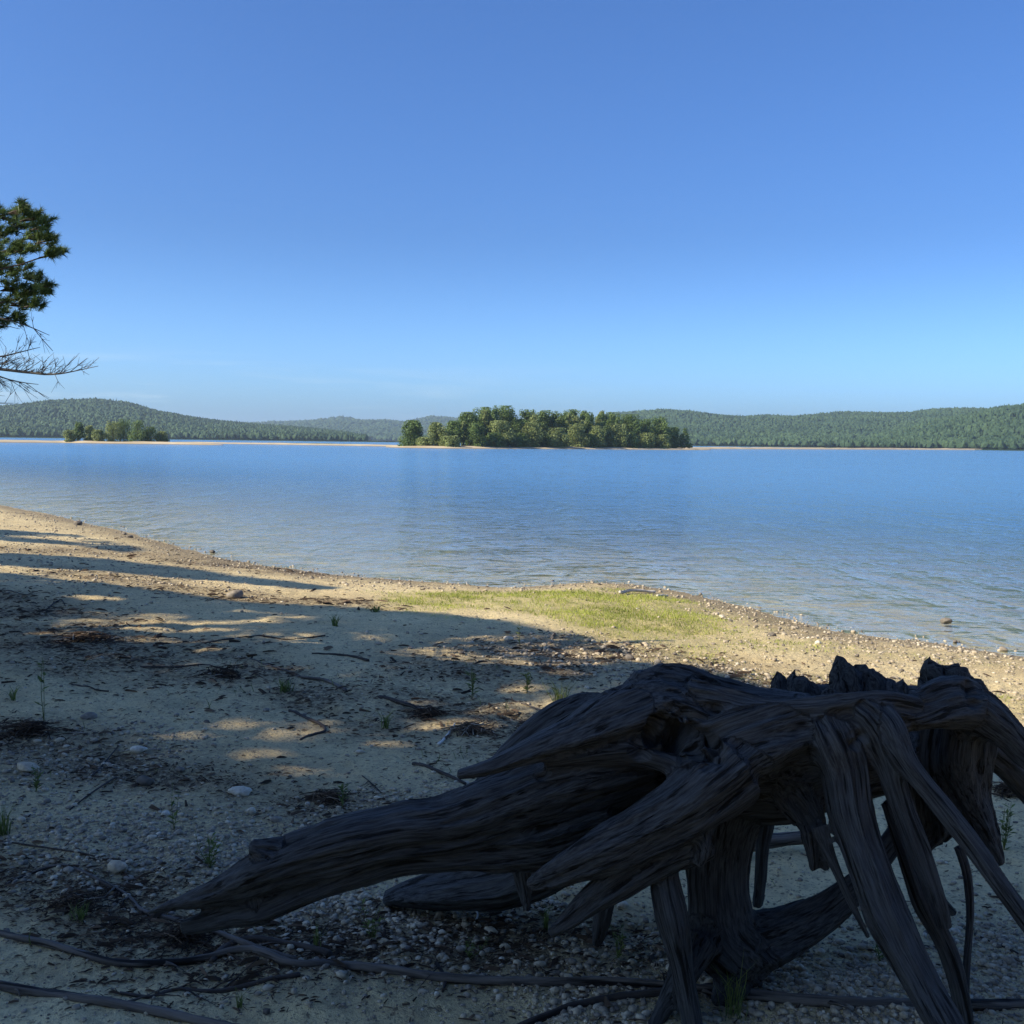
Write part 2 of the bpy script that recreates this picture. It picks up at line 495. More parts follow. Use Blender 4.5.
q.out(q.bsdf(c, q.math('SUBTRACT', 0.95, q.math('MULTIPLY', q.attr('wet'), 0.35)), q.bump(h, 1.0, 0.017), 0.2))
sand_m = m
wet = np.where(Z > 0, sstep(0.13, 0.0, Z) * 0.62, 0.10 + 0.1 * sstep(0, -.5, Z))
g = mesh_np('beach', np.stack([X, Y, Z], 1), [F], sand_m, None, True,
            {'litter': litter_amt(X, Y) * (D > 0), 'gravel': gravel_amt(X, Y), 'grass': grass_amt(X, Y), 'wet': wet})
tag(g, kind='structure')

# ================================================================== water
a_, r_ = polar_axes(fa=0.4, rr=[(0.26, 1), (2.4, 0.2), (40, 0.012), (6000, 0.06)])
X, Y, F = polar_grid(a_, r_)
D = shore_d(X, Y)
keep = (D[F] < 0.8).any(1)
dep = np.maximum(-base_h(X, Y), 0)
m, nt = new_mat('lake_water'); q = NT(nt)
p = q.pos()
na = q.noise(q.mapping(p, (1.0, 1.7, 1)), 1.1, 3, 0.6, 0.4)
nb = q.noise(q.mapping(p, (1.0, 1.8, 1)), 4.0, 4, 0.65, 0.5)
nc = q.noise(q.mapping(p, (1.0, 1.5, 1)), 15.0, 3, 0.6, 0.3)
nd = q.noise(q.mapping(p, (1.0, 1.4, 1)), 0.34, 3, 0.55, 0.3)
nl = q.noise(q.mapping(p, (0.4, 1, 1)), 0.06, 3, 0.6)
hh = q.math('ADD', q.math('ADD', q.math('MULTIPLY', nd, 0.27), q.math('MULTIPLY', na, 0.17)), q.math('ADD', q.math('MULTIPLY', nb, 0.016), q.math('MULTIPLY', nc, 0.002)))
m2 = q.ramp(q.noise(q.mapping(p, (1.0, .22, 1)), 0.9, 3, .65), [(0.32, 0.65), (0.66, 1.45)])
m3 = q.ramp(q.noise(q.mapping(p, (1.0, .22, 1)), 0.12, 3, .65), [(0.32, 0.85), (0.66, 1.25)])
calm = q.math('MULTIPLY', q.math('MULTIPLY', q.math('MULTIPLY', m2, m3), q.ramp(nl, [(0.3, 0.8), (0.7, 1.2)])), q.math('ADD', 0.50, q.math('MULTIPLY', q.math('MINIMUM', q.attr('depth'), 1.6), 1.1)))
bmp = q.n('ShaderNodeBump', ins={'Distance': 1.0, 'Strength': 1.0}); q.link(q.math('MULTIPLY', calm, hh), bmp.inputs['Height'])
dt = q.n('ShaderNodeVectorMath', operation='DOT_PRODUCT'); q.link(q.n('ShaderNodeNewGeometry').outputs['Incoming'], dt.inputs[0]); q.link(bmp.outputs[0], dt.inputs[1])
fz = q.math('ADD', 0.02, q.math('MULTIPLY', 0.98, q.math('POWER', q.math('SUBTRACT', 1.0, q.math('ABSOLUTE', dt.outputs['Value']), True), 5.0)))
gl = q.n('ShaderNodeBsdfGlossy', ins={'Roughness': 0.06, 'Color': (1, 1, 1, 1)}); q.link(bmp.outputs[0], gl.inputs['Normal'])
tr = q.n('ShaderNodeBsdfTransparent', ins={'Color': (0.86, 0.92, 0.90, 1)})
df = q.n('ShaderNodeBsdfDiffuse', ins={'Color': (0.085, 0.215, 0.42, 1)})
murk = q.math('SUBTRACT', 1.0, q.math('POWER', 2.718, q.math('MULTIPLY', q.attr('depth'), -2.1)))
b1 = q.n('ShaderNodeMixShader'); q.link(murk, b1.inputs[0]); q.link(tr.outputs[0], b1.inputs[1]); q.link(df.outputs[0], b1.inputs[2])
b2 = q.n('ShaderNodeMixShader'); q.link(fz, b2.inputs[0]); q.link(b1.outputs[0], b2.inputs[1]); q.link(gl.outputs[0], b2.inputs[2])
q.out(b2.outputs[0])
wo = mesh_np('lake_water', np.stack([X, Y, 0 * X], 1), [F[keep]], m, None, True, {'depth': dep})
tag(wo, kind='structure')

# ================================================================== sandbars
m, nt = new_mat('sandbar_sand'); q = NT(nt); p = q.pos()
c = q.mix(q.ramp(q.noise(p, 0.12, 5), [(0.35, 0), (0.7, 1)]), (0.36, 0.29, 0.19), (0.48, 0.40, 0.28))
zz = q.n('ShaderNodeSeparateXYZ', ins={0: p}).outputs[2]
c = q.mix(q.ramp(q.math('MULTIPLY', zz, 1.0), [(0.0, 1.0), (0.22, 0.0)]), c, (0.10, 0.08, 0.055))
c = q.mix(q.math('MULTIPLY', q.attr('grass'), q.ramp(q.noise(p, 0.7, 4), [(0.35, 0.3), (0.6, 1)])), c, (0.11, 0.14, 0.035))
q.out(q.bsdf(c, 0.95, spec=0.1)); bar_m = m

def sandbar(name, pix, top, seed, gpix=None, thick=9.0):
    """pix: (px, waterline py, height m, half depth m): the ridge of a low bar of sand lying in the water"""
    px = np.array([p_[0] for p_ in pix], float)
    W = ray0(px, [p_[1] for p_ in pix])
    s = np.linspace(0, len(pix) - 1, 12 * len(pix))
    k = np.arange(len(pix))
    cx, cy_ = np.interp(s, k, W[:, 0]), np.interp(s, k, W[:, 1])
    hh_ = np.interp(s, k, [p_[2] for p_ in pix]); wd = np.interp(s, k, [p_[3] for p_ in pix])
    cp = np.interp(s, k, px)
    t = np.linspace(-0.35, 2.35, 26)
    S, T = np.meshgrid(np.arange(len(s)), t, indexing='ij')
    Xb = cx[S] + 0 * T; 
    dirx = cx / np.hypot(cx, cy_); diry = cy_ / np.hypot(cx, cy_)
    Xb = cx[S] + dirx[S] * T * wd[S]; Yb = cy_[S] + diry[S] * T * wd[S]
    prof = np.where(T < 1, sstep(-0.35, 0.6, T) - 0.30, 0.70 - 1.3 * sstep(1.5, 2.35, T))
    prof = np.where(T < 0.0, (T) * 1.0, np.where(T < 0.35, T / 0.35, np.where(T < 1.5, 1.0, 1 - (T - 1.5) * 1.9)))
    Zb = .75 * hh_[S] * prof * (0.85 + 0.35 * fbm(Xb * 0.08, Yb * 0.08, seed, 3))
    Zb[0] = -0.5; Zb[-1] = -0.5
    ns, nt_ = len(s), len(t)
    i = np.arange(ns - 1)[:, None] * nt_; j = np.arange(nt_ - 1)[None, :]
    F_ = np.stack([i + j, i + nt_ + j, i + nt_ + j + 1, i + j + 1], -1).reshape(-1, 4)
    gr = np.zeros(Zb.shape)
    for (x0, x1) in (gpix or []):
        gr = np.maximum(gr, ((cp[S] > x0) & (cp[S] < x1) & (T > 0.45)) * 1.0)
    o = mesh_np(name, np.stack([Xb, Yb, Zb], -1).reshape(-1, 3), [F_], bar_m, None, True, {'grass': gr.ravel()})
    tag(o, kind='structure'); return o
sandbar('sandbar', [(-260, 440.0, .9, 14), (-60, 442, 1.0, 14), (0, 442.6, 1.0, 12), (60, 443.0, 1.2, 14), (110, 443.8, 1.2, 16), (170, 444.5, 1.1, 12), (200, 445.0, .8, 9), (225, 445.3, 0.2, 5)], 1, 1.0, [(58, 172)])
sandbar('sandbar', [(150, 443.1, .3, 14), (200, 443.6, .9, 16), (260, 444.5, .9, 16), (330, 445.6, .9, 16), (390, 446.6, .9, 16), (430, 447.4, .4, 9)], 1, 2.0, [(270, 400)])
sandbar('island_shore', [(385, 447.4, .3, 8), (404, 448.0, .9, 16), (450, 448.7, 1.1, 24), (520, 449.0, 1.1, 26), (600, 449.4, 1.15, 26), (660, 449.8, 1.1, 20), (690, 450.0, .9, 12), (712, 450.1, .25, 8)], 1, 3.0, [(398, 500), (640, 668)])
sandbar('sandbar', [(655, 449.0, .6, 18), (720, 449.2, 1.3, 25), (800, 449.4, 1.4, 30), (900, 449.7, 1.7, 30), (1000, 450.3, 2.0, 30), (1100, 451.2, 2.1, 30), (1300, 453.2, 2.0, 30)], 1, 4.0, [])

# ================================================================== hills and far forest
HILLS = [  # name, [(px, ridge py)], ridge distance, foot distance, spacing, colour bias
    ('far', [(-900, 418), (-300, 424), (100, 426), (240, 424.5), (290, 422.5), (340, 419.5), (362, 421), (385, 420), (405, 422), (432, 418.6), (455, 419.5), (520, 425), (600, 426), (700, 424), (900, 420), (1100, 420), (1900, 424)], 4200, 2500, 13.0),
    ('left', [(-1400, 395), (-700, 404), (-350, 412), (-120, 413), (-40, 412), (0, 407.5), (30, 404), (60, 401.8), (95, 401), (128, 404.5), (160, 412), (200, 417.2), (240, 421.5), (280, 424.5), (320, 428.5), (350, 432), (380, 438.5), (420, 441)], 1900, 1150, 5.8),
    ('right', [(300, 441), (350, 439), (450, 436), (540, 428), (580, 420), (612, 413.5), (640, 412.5), (690, 413), (740, 416), (790, 417), (830, 415.5), (870, 414), (910, 412.5), (935, 410), (955, 408.5), (985, 409), (1030, 412), (1300, 410), (2200, 412)], 2300, 1200, 6.6),
    ('rightnear', [(820, 446), (870, 434), (900, 426), (930, 418.5), (960, 413), (1000, 404.5), (1030, 402), (1100, 399), (1300, 392), (2400, 380)], 1550, 1050, 5.6)]
mh, nt = new_mat('hill_ground'); q = NT(nt)
q.out(q.bsdf(q.mix(q.noise(q.pos(), 0.02, 4), (0.018, 0.030, 0.012), (0.035, 0.055, 0.02)), 1.0, spec=0.0))
mf = leaf_mat('far_foliage', (0.020, 0.045, 0.022), (0.055, 0.095, 0.042), 0.10, 0.8)

def hill_func(prof, Rr, Rf, treeh):
    px = np.array([p_[0] for p_ in prof], float); py = np.array([p_[1] for p_ in prof], float)
    d = ray(px, py)
    az = np.arctan2(d[:, 0], d[:, 1])
    el = d[:, 2] / np.hypot(d[:, 0], d[:, 1])
    hz = CAM[2] + el * Rr - treeh * 0.8
    def f(A, R):
        hh = np.interp(A, az, hz)
        up = sstep(Rf - 20, Rr, R) ** 0.85
        dn = 1 - 0.8 * sstep(Rr, Rr * 1.35, R)
        nz = fbm(A * Rr / 170.0, R / 190.0, Rr, 3, 90)
        gully = np.maximum(hh, 0) * 0.22 * nz * up * (1 - sstep(Rr * 0.93, Rr, R) * 0.8)
        return 0.6 + np.maximum(hh, -0.0) * up * dn + gully
    return f, az
FT = Buf()
ico = None
def ico_template(sub=1):
    import bmesh
    bm = bmesh.new(); bmesh.ops.create_icosphere(bm, subdivisions=sub, radius=1.0)
    bm.verts.ensure_lookup_table()
    V = np.array([v.co[:] for v in bm.verts]); F_ = np.array([[v.index for v in f.verts] for f in bm.faces]); bm.free()
    return V, F_
IV, IF = ico_template(1)
IV2, IF2 = ico_template(2)
def inst_blobs(buf, C, S, tone, seed=0, IVt=IV, IFt=IF, jit=0.3, cone=None):
    """many small lumps (one per row of C) with their own size, turn and dents"""
    n = len(C); rg = np.random.default_rng(seed)
    k = len(IVt)
    th = rg.uniform(0, 2 * PI, n)
    V = np.repeat(IVt[None], n, 0) * (1 + rg.uniform(-jit, jit, (n, k, 1)))
    if cone is not None:                       # conifers: taper towards the top
        tp = 1 - 0.75 * np.clip((V[..., 2] + 0.9) / 1.9, 0, 1)
        V[..., 0] *= np.where(cone[:, None], tp, 1); V[..., 1] *= np.where(cone[:, None], tp, 1)
    V = V * S[:, None, :]
    x = V[..., 0] * np.cos(th)[:, None] - V[..., 1] * np.sin(th)[:, None]
    y = V[..., 0] * np.sin(th)[:, None] + V[..., 1] * np.cos(th)[:, None]
    V = np.stack([x, y, V[..., 2]], -1) + C[:, None, :]
    Fi = (IFt[None] + (np.arange(n) * k)[:, None, None]).reshape(-1, 3)
    tn = np.clip(np.repeat(tone, k) + rg.uniform(-0.15, 0.15, n * k), 0, 1)
    buf.add(V.reshape(-1, 3), Fi, tone=tn)

for hi, (hn, prof, Rr, Rf, sp) in enumerate(HILLS):
    f, az = hill_func(prof, Rr, Rf, 11 if hn != 'far' else 10)
    A = np.radians(np.linspace(-48, 48, 200)); A = A[(A > az[0] - .0) & (A < az[-1] + .0)]
    R_ = np.linspace(Rf - 60, Rr * 1.35, 46)
    AA, RR = np.meshgrid(A, R_)
    ZZ = f(AA, RR); ZZ[0] = -3
    na, nr = len(A), len(R_)
    i = np.arange(nr - 1)[:, None] * na; j = np.arange(na - 1)[None, :]
    Fh = np.stack([i + j, i + j + 1, i + na + j + 1, i + na + j], -1).reshape(-1, 4)
    o = mesh_np('hill', np.stack([RR * np.sin(AA), RR * np.cos(AA), ZZ], -1).reshape(-1, 3), [Fh], mh)
    tag(o, kind='structure')
    rg = np.random.default_rng(100 + hi)
    amax = math.radians(33)
    n = int((min(amax, az[-1]) - max(-amax, az[0])) * (Rr * 1.03 ** 2 * Rr - Rf ** 2) / 2 / sp ** 2)
    n = min(n, 60000)
    ta = rg.uniform(max(-amax, az[0]), min(amax, az[-1]), n); tr_ = np.sqrt(rg.uniform(Rf ** 2, (Rr * 1.03) ** 2, n))
    # a full row along the foot of the hill
    nf = int(900 * (1 if hn != 'far' else 0.3)); ta = np.concatenate([ta, rg.uniform(max(-amax, az[0]), min(amax, az[-1]), nf)]); tr_ = np.concatenate([tr_, rg.uniform(Rf - 8, Rf + 40, nf)])
    z = f(ta, tr_)
    ok = f(ta, tr_ * 0 + Rr) > 2.0
    ta, tr_, z = ta[ok], tr_[ok], z[ok]; n = len(ta)
    con = rg.random(n) < 0.2
    hgt = rg.uniform(2.6, 4.9, n) * np.where(con, 1.15, 1.0) * (sp / 7) ** 0.6; wd = rg.uniform(2.8, 4.8, n) * np.where(con, 0.6, 1) * (sp / 7)
    Cc = np.stack([tr_ * np.sin(ta), tr_ * np.cos(ta), z + hgt * 0.9], 1)
    tone = np.clip(0.5 + 0.55 * fbm(ta * 30, tr_ / 90, 0, 3, 7) + rg.uniform(-0.3, 0.3, n) - 0.3 * con, 0, 1)
    inst_blobs(FT, Cc, np.stack([wd, wd, hgt], 1), tone, 200 + hi, cone=con)
fo = FT.build('far_forest', mf, smooth=False)
tag(fo, 'dense green forest covering the far hills and shores across the lake', 'forest', kind='stuff')

# ================================================================== air
if HAZE > 0:
    m, nt = new_mat('air'); q = NT(nt)
    v = q.n('ShaderNodeVolumePrincipled', ins={'Color': (0.62, 0.80, 1.0, 1), 'Density': HAZE, 'Anisotropy': 0.2})
    o_ = q.n('ShaderNodeOutputMaterial'); q.link(v.outputs[0], o_.inputs['Volume'])
    m.cycles.homogeneous_volume = True
    HX, HY0, HY1, HB, HT = 6800.0, -6800.0, 6800.0, -5.0, 128.0
    Vh = np.array([[x, y, z] for z in (HB, HT) for y in (HY0, HY1) for x in (-HX, HX)])
    Fh = np.array([[0, 2, 3, 1], [4, 5, 7, 6], [0, 1, 5, 4], [2, 6, 7, 3], [0, 4, 6, 2], [1, 3, 7, 5]])
    hz = mesh_np('haze', Vh, [Fh], m, smooth=False); tag(hz, 'pale blue haze over the far hills', 'haze', kind='stuff')
# ================================================================== the driftwood stump
# every root: part name, points (px, py, depth m, radius px), options.  Depth is metres ahead of the camera.
def RT(part, pts, **kw): return (part, pts, kw)
ROOTS = [
 # long root reaching left
 RT('root', [(147, 913, 3.02, 1.5), (163, 908, 3.02, 4.5), (190, 900, 3.02, 10), (225, 888, 3.02, 16), (270, 868, 3.03, 23), (330, 848, 3.05, 26.7), (390, 834, 3.07, 25.8), (450, 826, 3.1, 28.4), (505, 808, 3.12, 32.7), (570, 783, 3.15, 38.7), (640, 755, 3.2, 41.3)], lobes=.10, nl=2, key='long'),
 RT('root', [(182, 926, 3.07, 7), (205, 920, 3.06, 9.5), (235, 911, 3.06, 12), (262, 905, 3.06, 15), (330, 878, 3.08, 14.6), (400, 856, 3.1, 15.5), (460, 850, 3.12, 18.9), (530, 840, 3.15, 25.8), (600, 812, 3.2, 34.4)], lobes=.16, nl=3, key='long'),
 RT('root', [(258, 902, 3.05, 12), (263, 922, 3.05, 3)], lobes=.1, key='long'),
 RT('root', [(250, 846, 2.99, 6), (266, 849, 3.0, 10), (296, 850, 3.05, 12)], lobes=.05, key='long'),
 # spur with a blunt finger, pointing left
 RT('root', [(457, 775, 2.98, 4.7), (490, 767, 2.98, 7.8), (530, 751, 3.0, 12.1), (575, 735, 3.02, 19.1), (615, 718, 3.05, 25.9), (665, 700, 3.1, 27.7)], lobes=.10, nl=2, key='spur'),
 RT('root', [(545, 762, 3.04, 8.6), (600, 752, 3.03, 13.0), (650, 752, 3.02, 15.5), (705, 768, 3.0, 19.1)], lobes=.08, nl=2, key='spur'),
 # dark root behind the spur
 RT('root', [(468, 806, 3.42, 7.2), (500, 775, 3.42, 14.4), (545, 738, 3.42, 19.8), (585, 712, 3.42, 16.2), (606, 698, 3.42, 7.2)], lobes=.15, key='behind'),
 RT('root', [(480, 812, 3.35, 18.0), (540, 775, 3.35, 27.0), (600, 745, 3.35, 32.4), (680, 730, 3.3, 36.0)], lobes=.12, key='behind'),
 # shell between the spur and the lower root
 RT('stump_body', [(480, 845, 3.34, 12), (540, 818, 3.42, 34), (610, 796, 3.48, 46), (680, 775, 3.48, 50), (750, 760, 3.4, 50)], lobes=.10, nl=4),
 # lower front root, two tongues
 RT('root', [(527, 886, 2.86, 4.0), (548, 876, 2.87, 12.1), (590, 855, 2.88, 19.4), (640, 832, 2.9, 25.1), (690, 802, 2.92, 30.8), (735, 765, 2.96, 35.6)], lobes=.10, nl=3, key='front'),
 RT('root', [(549, 935, 2.9, 3.3), (566, 921, 2.9, 8.9), (600, 893, 2.92, 15.4), (645, 862, 2.94, 19.4), (700, 830, 2.97, 24.3)], lobes=.14, nl=3, key='front'),
 RT('root', [(700, 835, 2.92, 12.9), (704, 850, 2.9, 7.3), (699, 868, 2.9, 2.5)], lobes=.1, key='front'),
 RT('root', [(522, 868, 3.2, 10), (526, 893, 3.2, 7), (528, 912, 3.2, 2.5)], lobes=.1, key='hook'),
 RT('root', [(605, 900, 3.2, 9), (600, 925, 3.2, 8), (596, 946, 3.2, 4)], lobes=.1, key='drip'),
 # low root lying back to the ground at the left
 RT('root', [(384, 900, 3.7, 7.2), (420, 894, 3.68, 15.3), (465, 888, 3.62, 22.5), (515, 878, 3.55, 27.0), (570, 850, 3.45, 28.8), (640, 800, 3.4, 31.5)], lobes=.14, nl=3, key='low'),
 # hub and rim of the trunk
 RT('stump_body', [(628, 705, 3.1, 30), (665, 712, 3.12, 44), (710, 728, 3.12, 46), (765, 735, 3.1, 44), (815, 735, 3.05, 38)], lobes=.10, nl=4),
 RT('stump_body', [(640, 735, 3.30, 38), (700, 760, 3.26, 46), (760, 770, 3.2, 52), (820, 760, 3.2, 48), (880, 750, 3.2, 40)], lobes=.10, nl=3),
 RT('stump_body', [(690, 700, 3.08, 22), (730, 706, 3.04, 18), (778, 714, 3.0, 15), (825, 712, 2.97, 15), (880, 704, 2.96, 11), (922, 710, 3.0, 10), (955, 700, 3.06, 14)], lobes=.2, nl=3),
 RT('stump_body', [(905, 716, 3.0, 16), (940, 705, 3.05, 22), (965, 706, 3.1, 24), (985, 722, 3.15, 17)], lobes=.10, nl=3),
 RT('stump_body', [(740, 712, 3.5, 18), (800, 708, 3.62, 18), (860, 706, 3.7, 18), (920, 708, 3.62, 20), (962, 706, 3.4, 24)], lobes=.2, nl=4),
 # taproot under the middle
 RT('root', [(735, 770, 3.25, 46.3), (722, 815, 3.25, 36.7), (716, 860, 3.25, 30.3), (716, 900, 3.22, 30.3), (722, 935, 3.2, 35.1), (742, 958, 3.18, 33.5)], lobes=.08, nl=3, key='tap'),
 RT('root', [(730, 948, 3.2, 31.9), (775, 938, 3.22, 23.9), (818, 915, 3.26, 17.6), (852, 888, 3.3, 12.8), (878, 858, 3.36, 11.2), (905, 822, 3.42, 11.9), (940, 780, 3.42, 16.0), (955, 745, 3.35, 19.2)], lobes=.12, nl=3, key='tap'),
 RT('root', [(742, 955, 3.18, 31.9), (733, 982, 3.14, 17.6), (716, 1006, 3.1, 7.1)], lobes=.12, nl=3, key='tap'),
 RT('root', [(662, 842, 3.0, 15), (664, 880, 2.98, 15), (672, 920, 2.96, 16), (682, 965, 2.95, 13), (690, 1010, 2.94, 12), (697, 1052, 2.93, 11)], lobes=.08, nl=2, key='post'),
 RT('root', [(697, 940, 3.1, 20), (686, 968, 3.05, 14), (668, 1000, 3.0, 9), (650, 1034, 2.97, 6)], lobes=.08, nl=2, key='foot'),
 RT('root', [(772, 790, 3.6, 10.2), (763, 845, 3.62, 7.6), (760, 880, 3.64, 6.8), (757, 906, 3.66, 5.1)], lobes=.1, nl=2, key='thinpost'),
 # legs of the right side
 RT('root', [(812, 708, 3.02, 14.9), (828, 735, 2.96, 24.6), (842, 772, 2.94, 21.6), (850, 815, 2.9, 20.9), (868, 870, 2.84, 20.9), (893, 930, 2.76, 20.2), (925, 990, 2.68, 18.6), (955, 1045, 2.6, 16.4), (975, 1085, 2.55, 13.4)], lobes=.10, nl=3, key='thick'),
 RT('root', [(840, 706, 3.0, 9.8), (868, 718, 2.94, 16.9), (887, 757, 2.92, 12.7), (902, 805, 2.9, 11.3), (920, 855, 2.87, 10.6), (938, 905, 2.84, 9.2), (944, 928, 2.84, 7.1)], lobes=.08, nl=2, key='second'),
 RT('root', [(888, 800, 2.98, 7.8), (905, 850, 2.96, 9.2), (925, 905, 2.94, 9.8), (948, 950, 2.92, 8.4), (962, 1000, 2.9, 7.1), (968, 1035, 2.9, 6.3)], lobes=.10, nl=2, key='second'),
 RT('root', [(868, 706, 2.98, 11.6), (888, 728, 2.91, 14.9), (908, 765, 2.85, 10.8), (940, 805, 2.8, 10.3), (972, 846, 2.75, 9.9), (1010, 897, 2.68, 9.1), (1060, 965, 2.6, 9.1), (1100, 1020, 2.55, 7.5)], lobes=.05, nl=2, key='diagonal'),
 RT('root', [(895, 765, 3.3, 16.3), (905, 810, 3.28, 10.2), (918, 855, 3.26, 6.8), (936, 893, 3.24, 5.4), (955, 915, 3.22, 3.4)], lobes=.08, nl=2, key='inner'),
 RT('root', [(958, 845, 3.0, 4.2), (967, 875, 3.0, 3.8), (970, 915, 2.98, 3.2), (967, 960, 2.96, 3.0), (966, 995, 2.95, 2.5)], lobes=.0, nl=2, key='thin'),
 RT('root', [(960, 715, 3.2, 33.1), (955, 755, 3.22, 33.1), (965, 795, 3.2, 21.5), (984, 830, 3.16, 11.6), (994, 850, 3.14, 6.6), (1002, 866, 3.13, 2.9)], lobes=.14, nl=4, key='curtain'),
 RT('root', [(925, 740, 3.35, 29.8), (930, 790, 3.4, 23.2), (934, 825, 3.42, 16.6), (925, 845, 3.42, 8.3), (922, 858, 3.42, 4.1)], lobes=.25, nl=5, key='curtain'),
 RT('root', [(968, 706, 3.1, 22), (1000, 728, 3.08, 18), (1030, 757, 3.05, 14), (1070, 785, 3.0, 12), (1130, 830, 2.95, 9)], lobes=.08, nl=2, key='arm'),
 RT('root', [(978, 745, 3.35, 15.3), (1008, 770, 3.38, 11.0), (1035, 800, 3.4, 9.3), (1080, 860, 3.42, 6.8)], lobes=.08, nl=2, key='arm_low'),
 RT('root', [(770, 765, 3.1, 27.5), (795, 795, 3.08, 18.4), (815, 828, 3.05, 11.5), (822, 856, 3.04, 6.1), (827, 871, 3.04, 2.3)], lobes=.22, nl=4, key='web'),
 RT('root', [(808, 830, 3.04, 7.6), (812, 855, 3.03, 4.6), (813, 872, 3.03, 2.3)], lobes=.1, key='web'),
 RT('root', [(818, 825, 2.98, 8), (832, 860, 2.95, 5), (850, 900, 2.92, 3.5), (869, 939, 2.9, 1.6)], lobes=.0, key='spike'),
 RT('stump_body', [(700, 760, 3.02, 34), (750, 742, 3.0, 36), (800, 728, 3.0, 28), (850, 722, 3.0, 24), (900, 716, 3.02, 20)], lobes=.12, nl=4),
 RT('stump_body', [(735, 765, 3.1, 36), (790, 760, 3.14, 34), (850, 752, 3.16, 30)], lobes=.12, nl=4),
 # splinters of the broken trunk
 RT('splintered_rim', [(846, 700, 3.5, 22), (844, 682, 3.5, 13), (840, 666, 3.5, 7), (837, 655, 3.5, 2)], lobes=.2, key='sp'),
 RT('splintered_rim', [(862, 702, 3.52, 20), (864, 684, 3.52, 15), (859, 670, 3.52, 8), (856, 664, 3.52, 3)], lobes=.3, key='sp'),
 RT('splintered_rim', [(885, 704, 3.52, 24), (884, 690, 3.52, 17), (882, 677, 3.52, 9)], lobes=.35, key='sp'),
 RT('splintered_rim', [(902, 708, 3.5, 14), (900, 690, 3.5, 8), (901, 680, 3.5, 4)], lobes=.3, key='sp'),
 RT('splintered_rim', [(948, 700, 3.3, 20), (938, 682, 3.3, 12), (930, 668, 3.3, 8), (929, 657, 3.3, 5)], lobes=.25, key='sp'),
 RT('splintered_rim', [(962, 700, 3.3, 18), (956, 680, 3.3, 13), (944, 663, 3.3, 6)], lobes=.3, key='sp'),
 RT('splintered_rim', [(926, 703, 3.3, 9), (921, 690, 3.3, 5), (919, 677, 3.3, 3)], lobes=.2, key='sp'),
 RT('splintered_rim', [(780, 706, 3.45, 14), (778, 690, 3.45, 8), (776, 672, 3.45, 3)], lobes=.3, key='sp'),
 RT('splintered_rim', [(797, 706, 3.45, 20), (795, 688, 3.45, 13), (792, 671, 3.45, 5)], lobes=.35, key='sp'),
 RT('splintered_rim', [(812, 706, 3.45, 16), (808, 690, 3.45, 10), (805, 680, 3.45, 5)], lobes=.35, key='sp'),
 RT('splintered_rim', [(830, 706, 3.4, 14), (829, 694, 3.4, 8), (827, 686, 3.4, 4)], lobes=.35, key='sp'),
 RT('splintered_rim', [(978, 700, 3.2, 18), (973, 686, 3.2, 10), (966, 678, 3.2, 5)], lobes=.3, key='sp'),
 RT('splintered_rim', [(744, 706, 3.3, 16), (736, 694, 3.3, 9), (728, 686, 3.3, 4)], lobes=.35, key='sp'),
]
mw = wood_mat('driftwood', (0.003, 0.003, 0.004), (0.060, 0.063, 0.069), 1.7, 0.006)

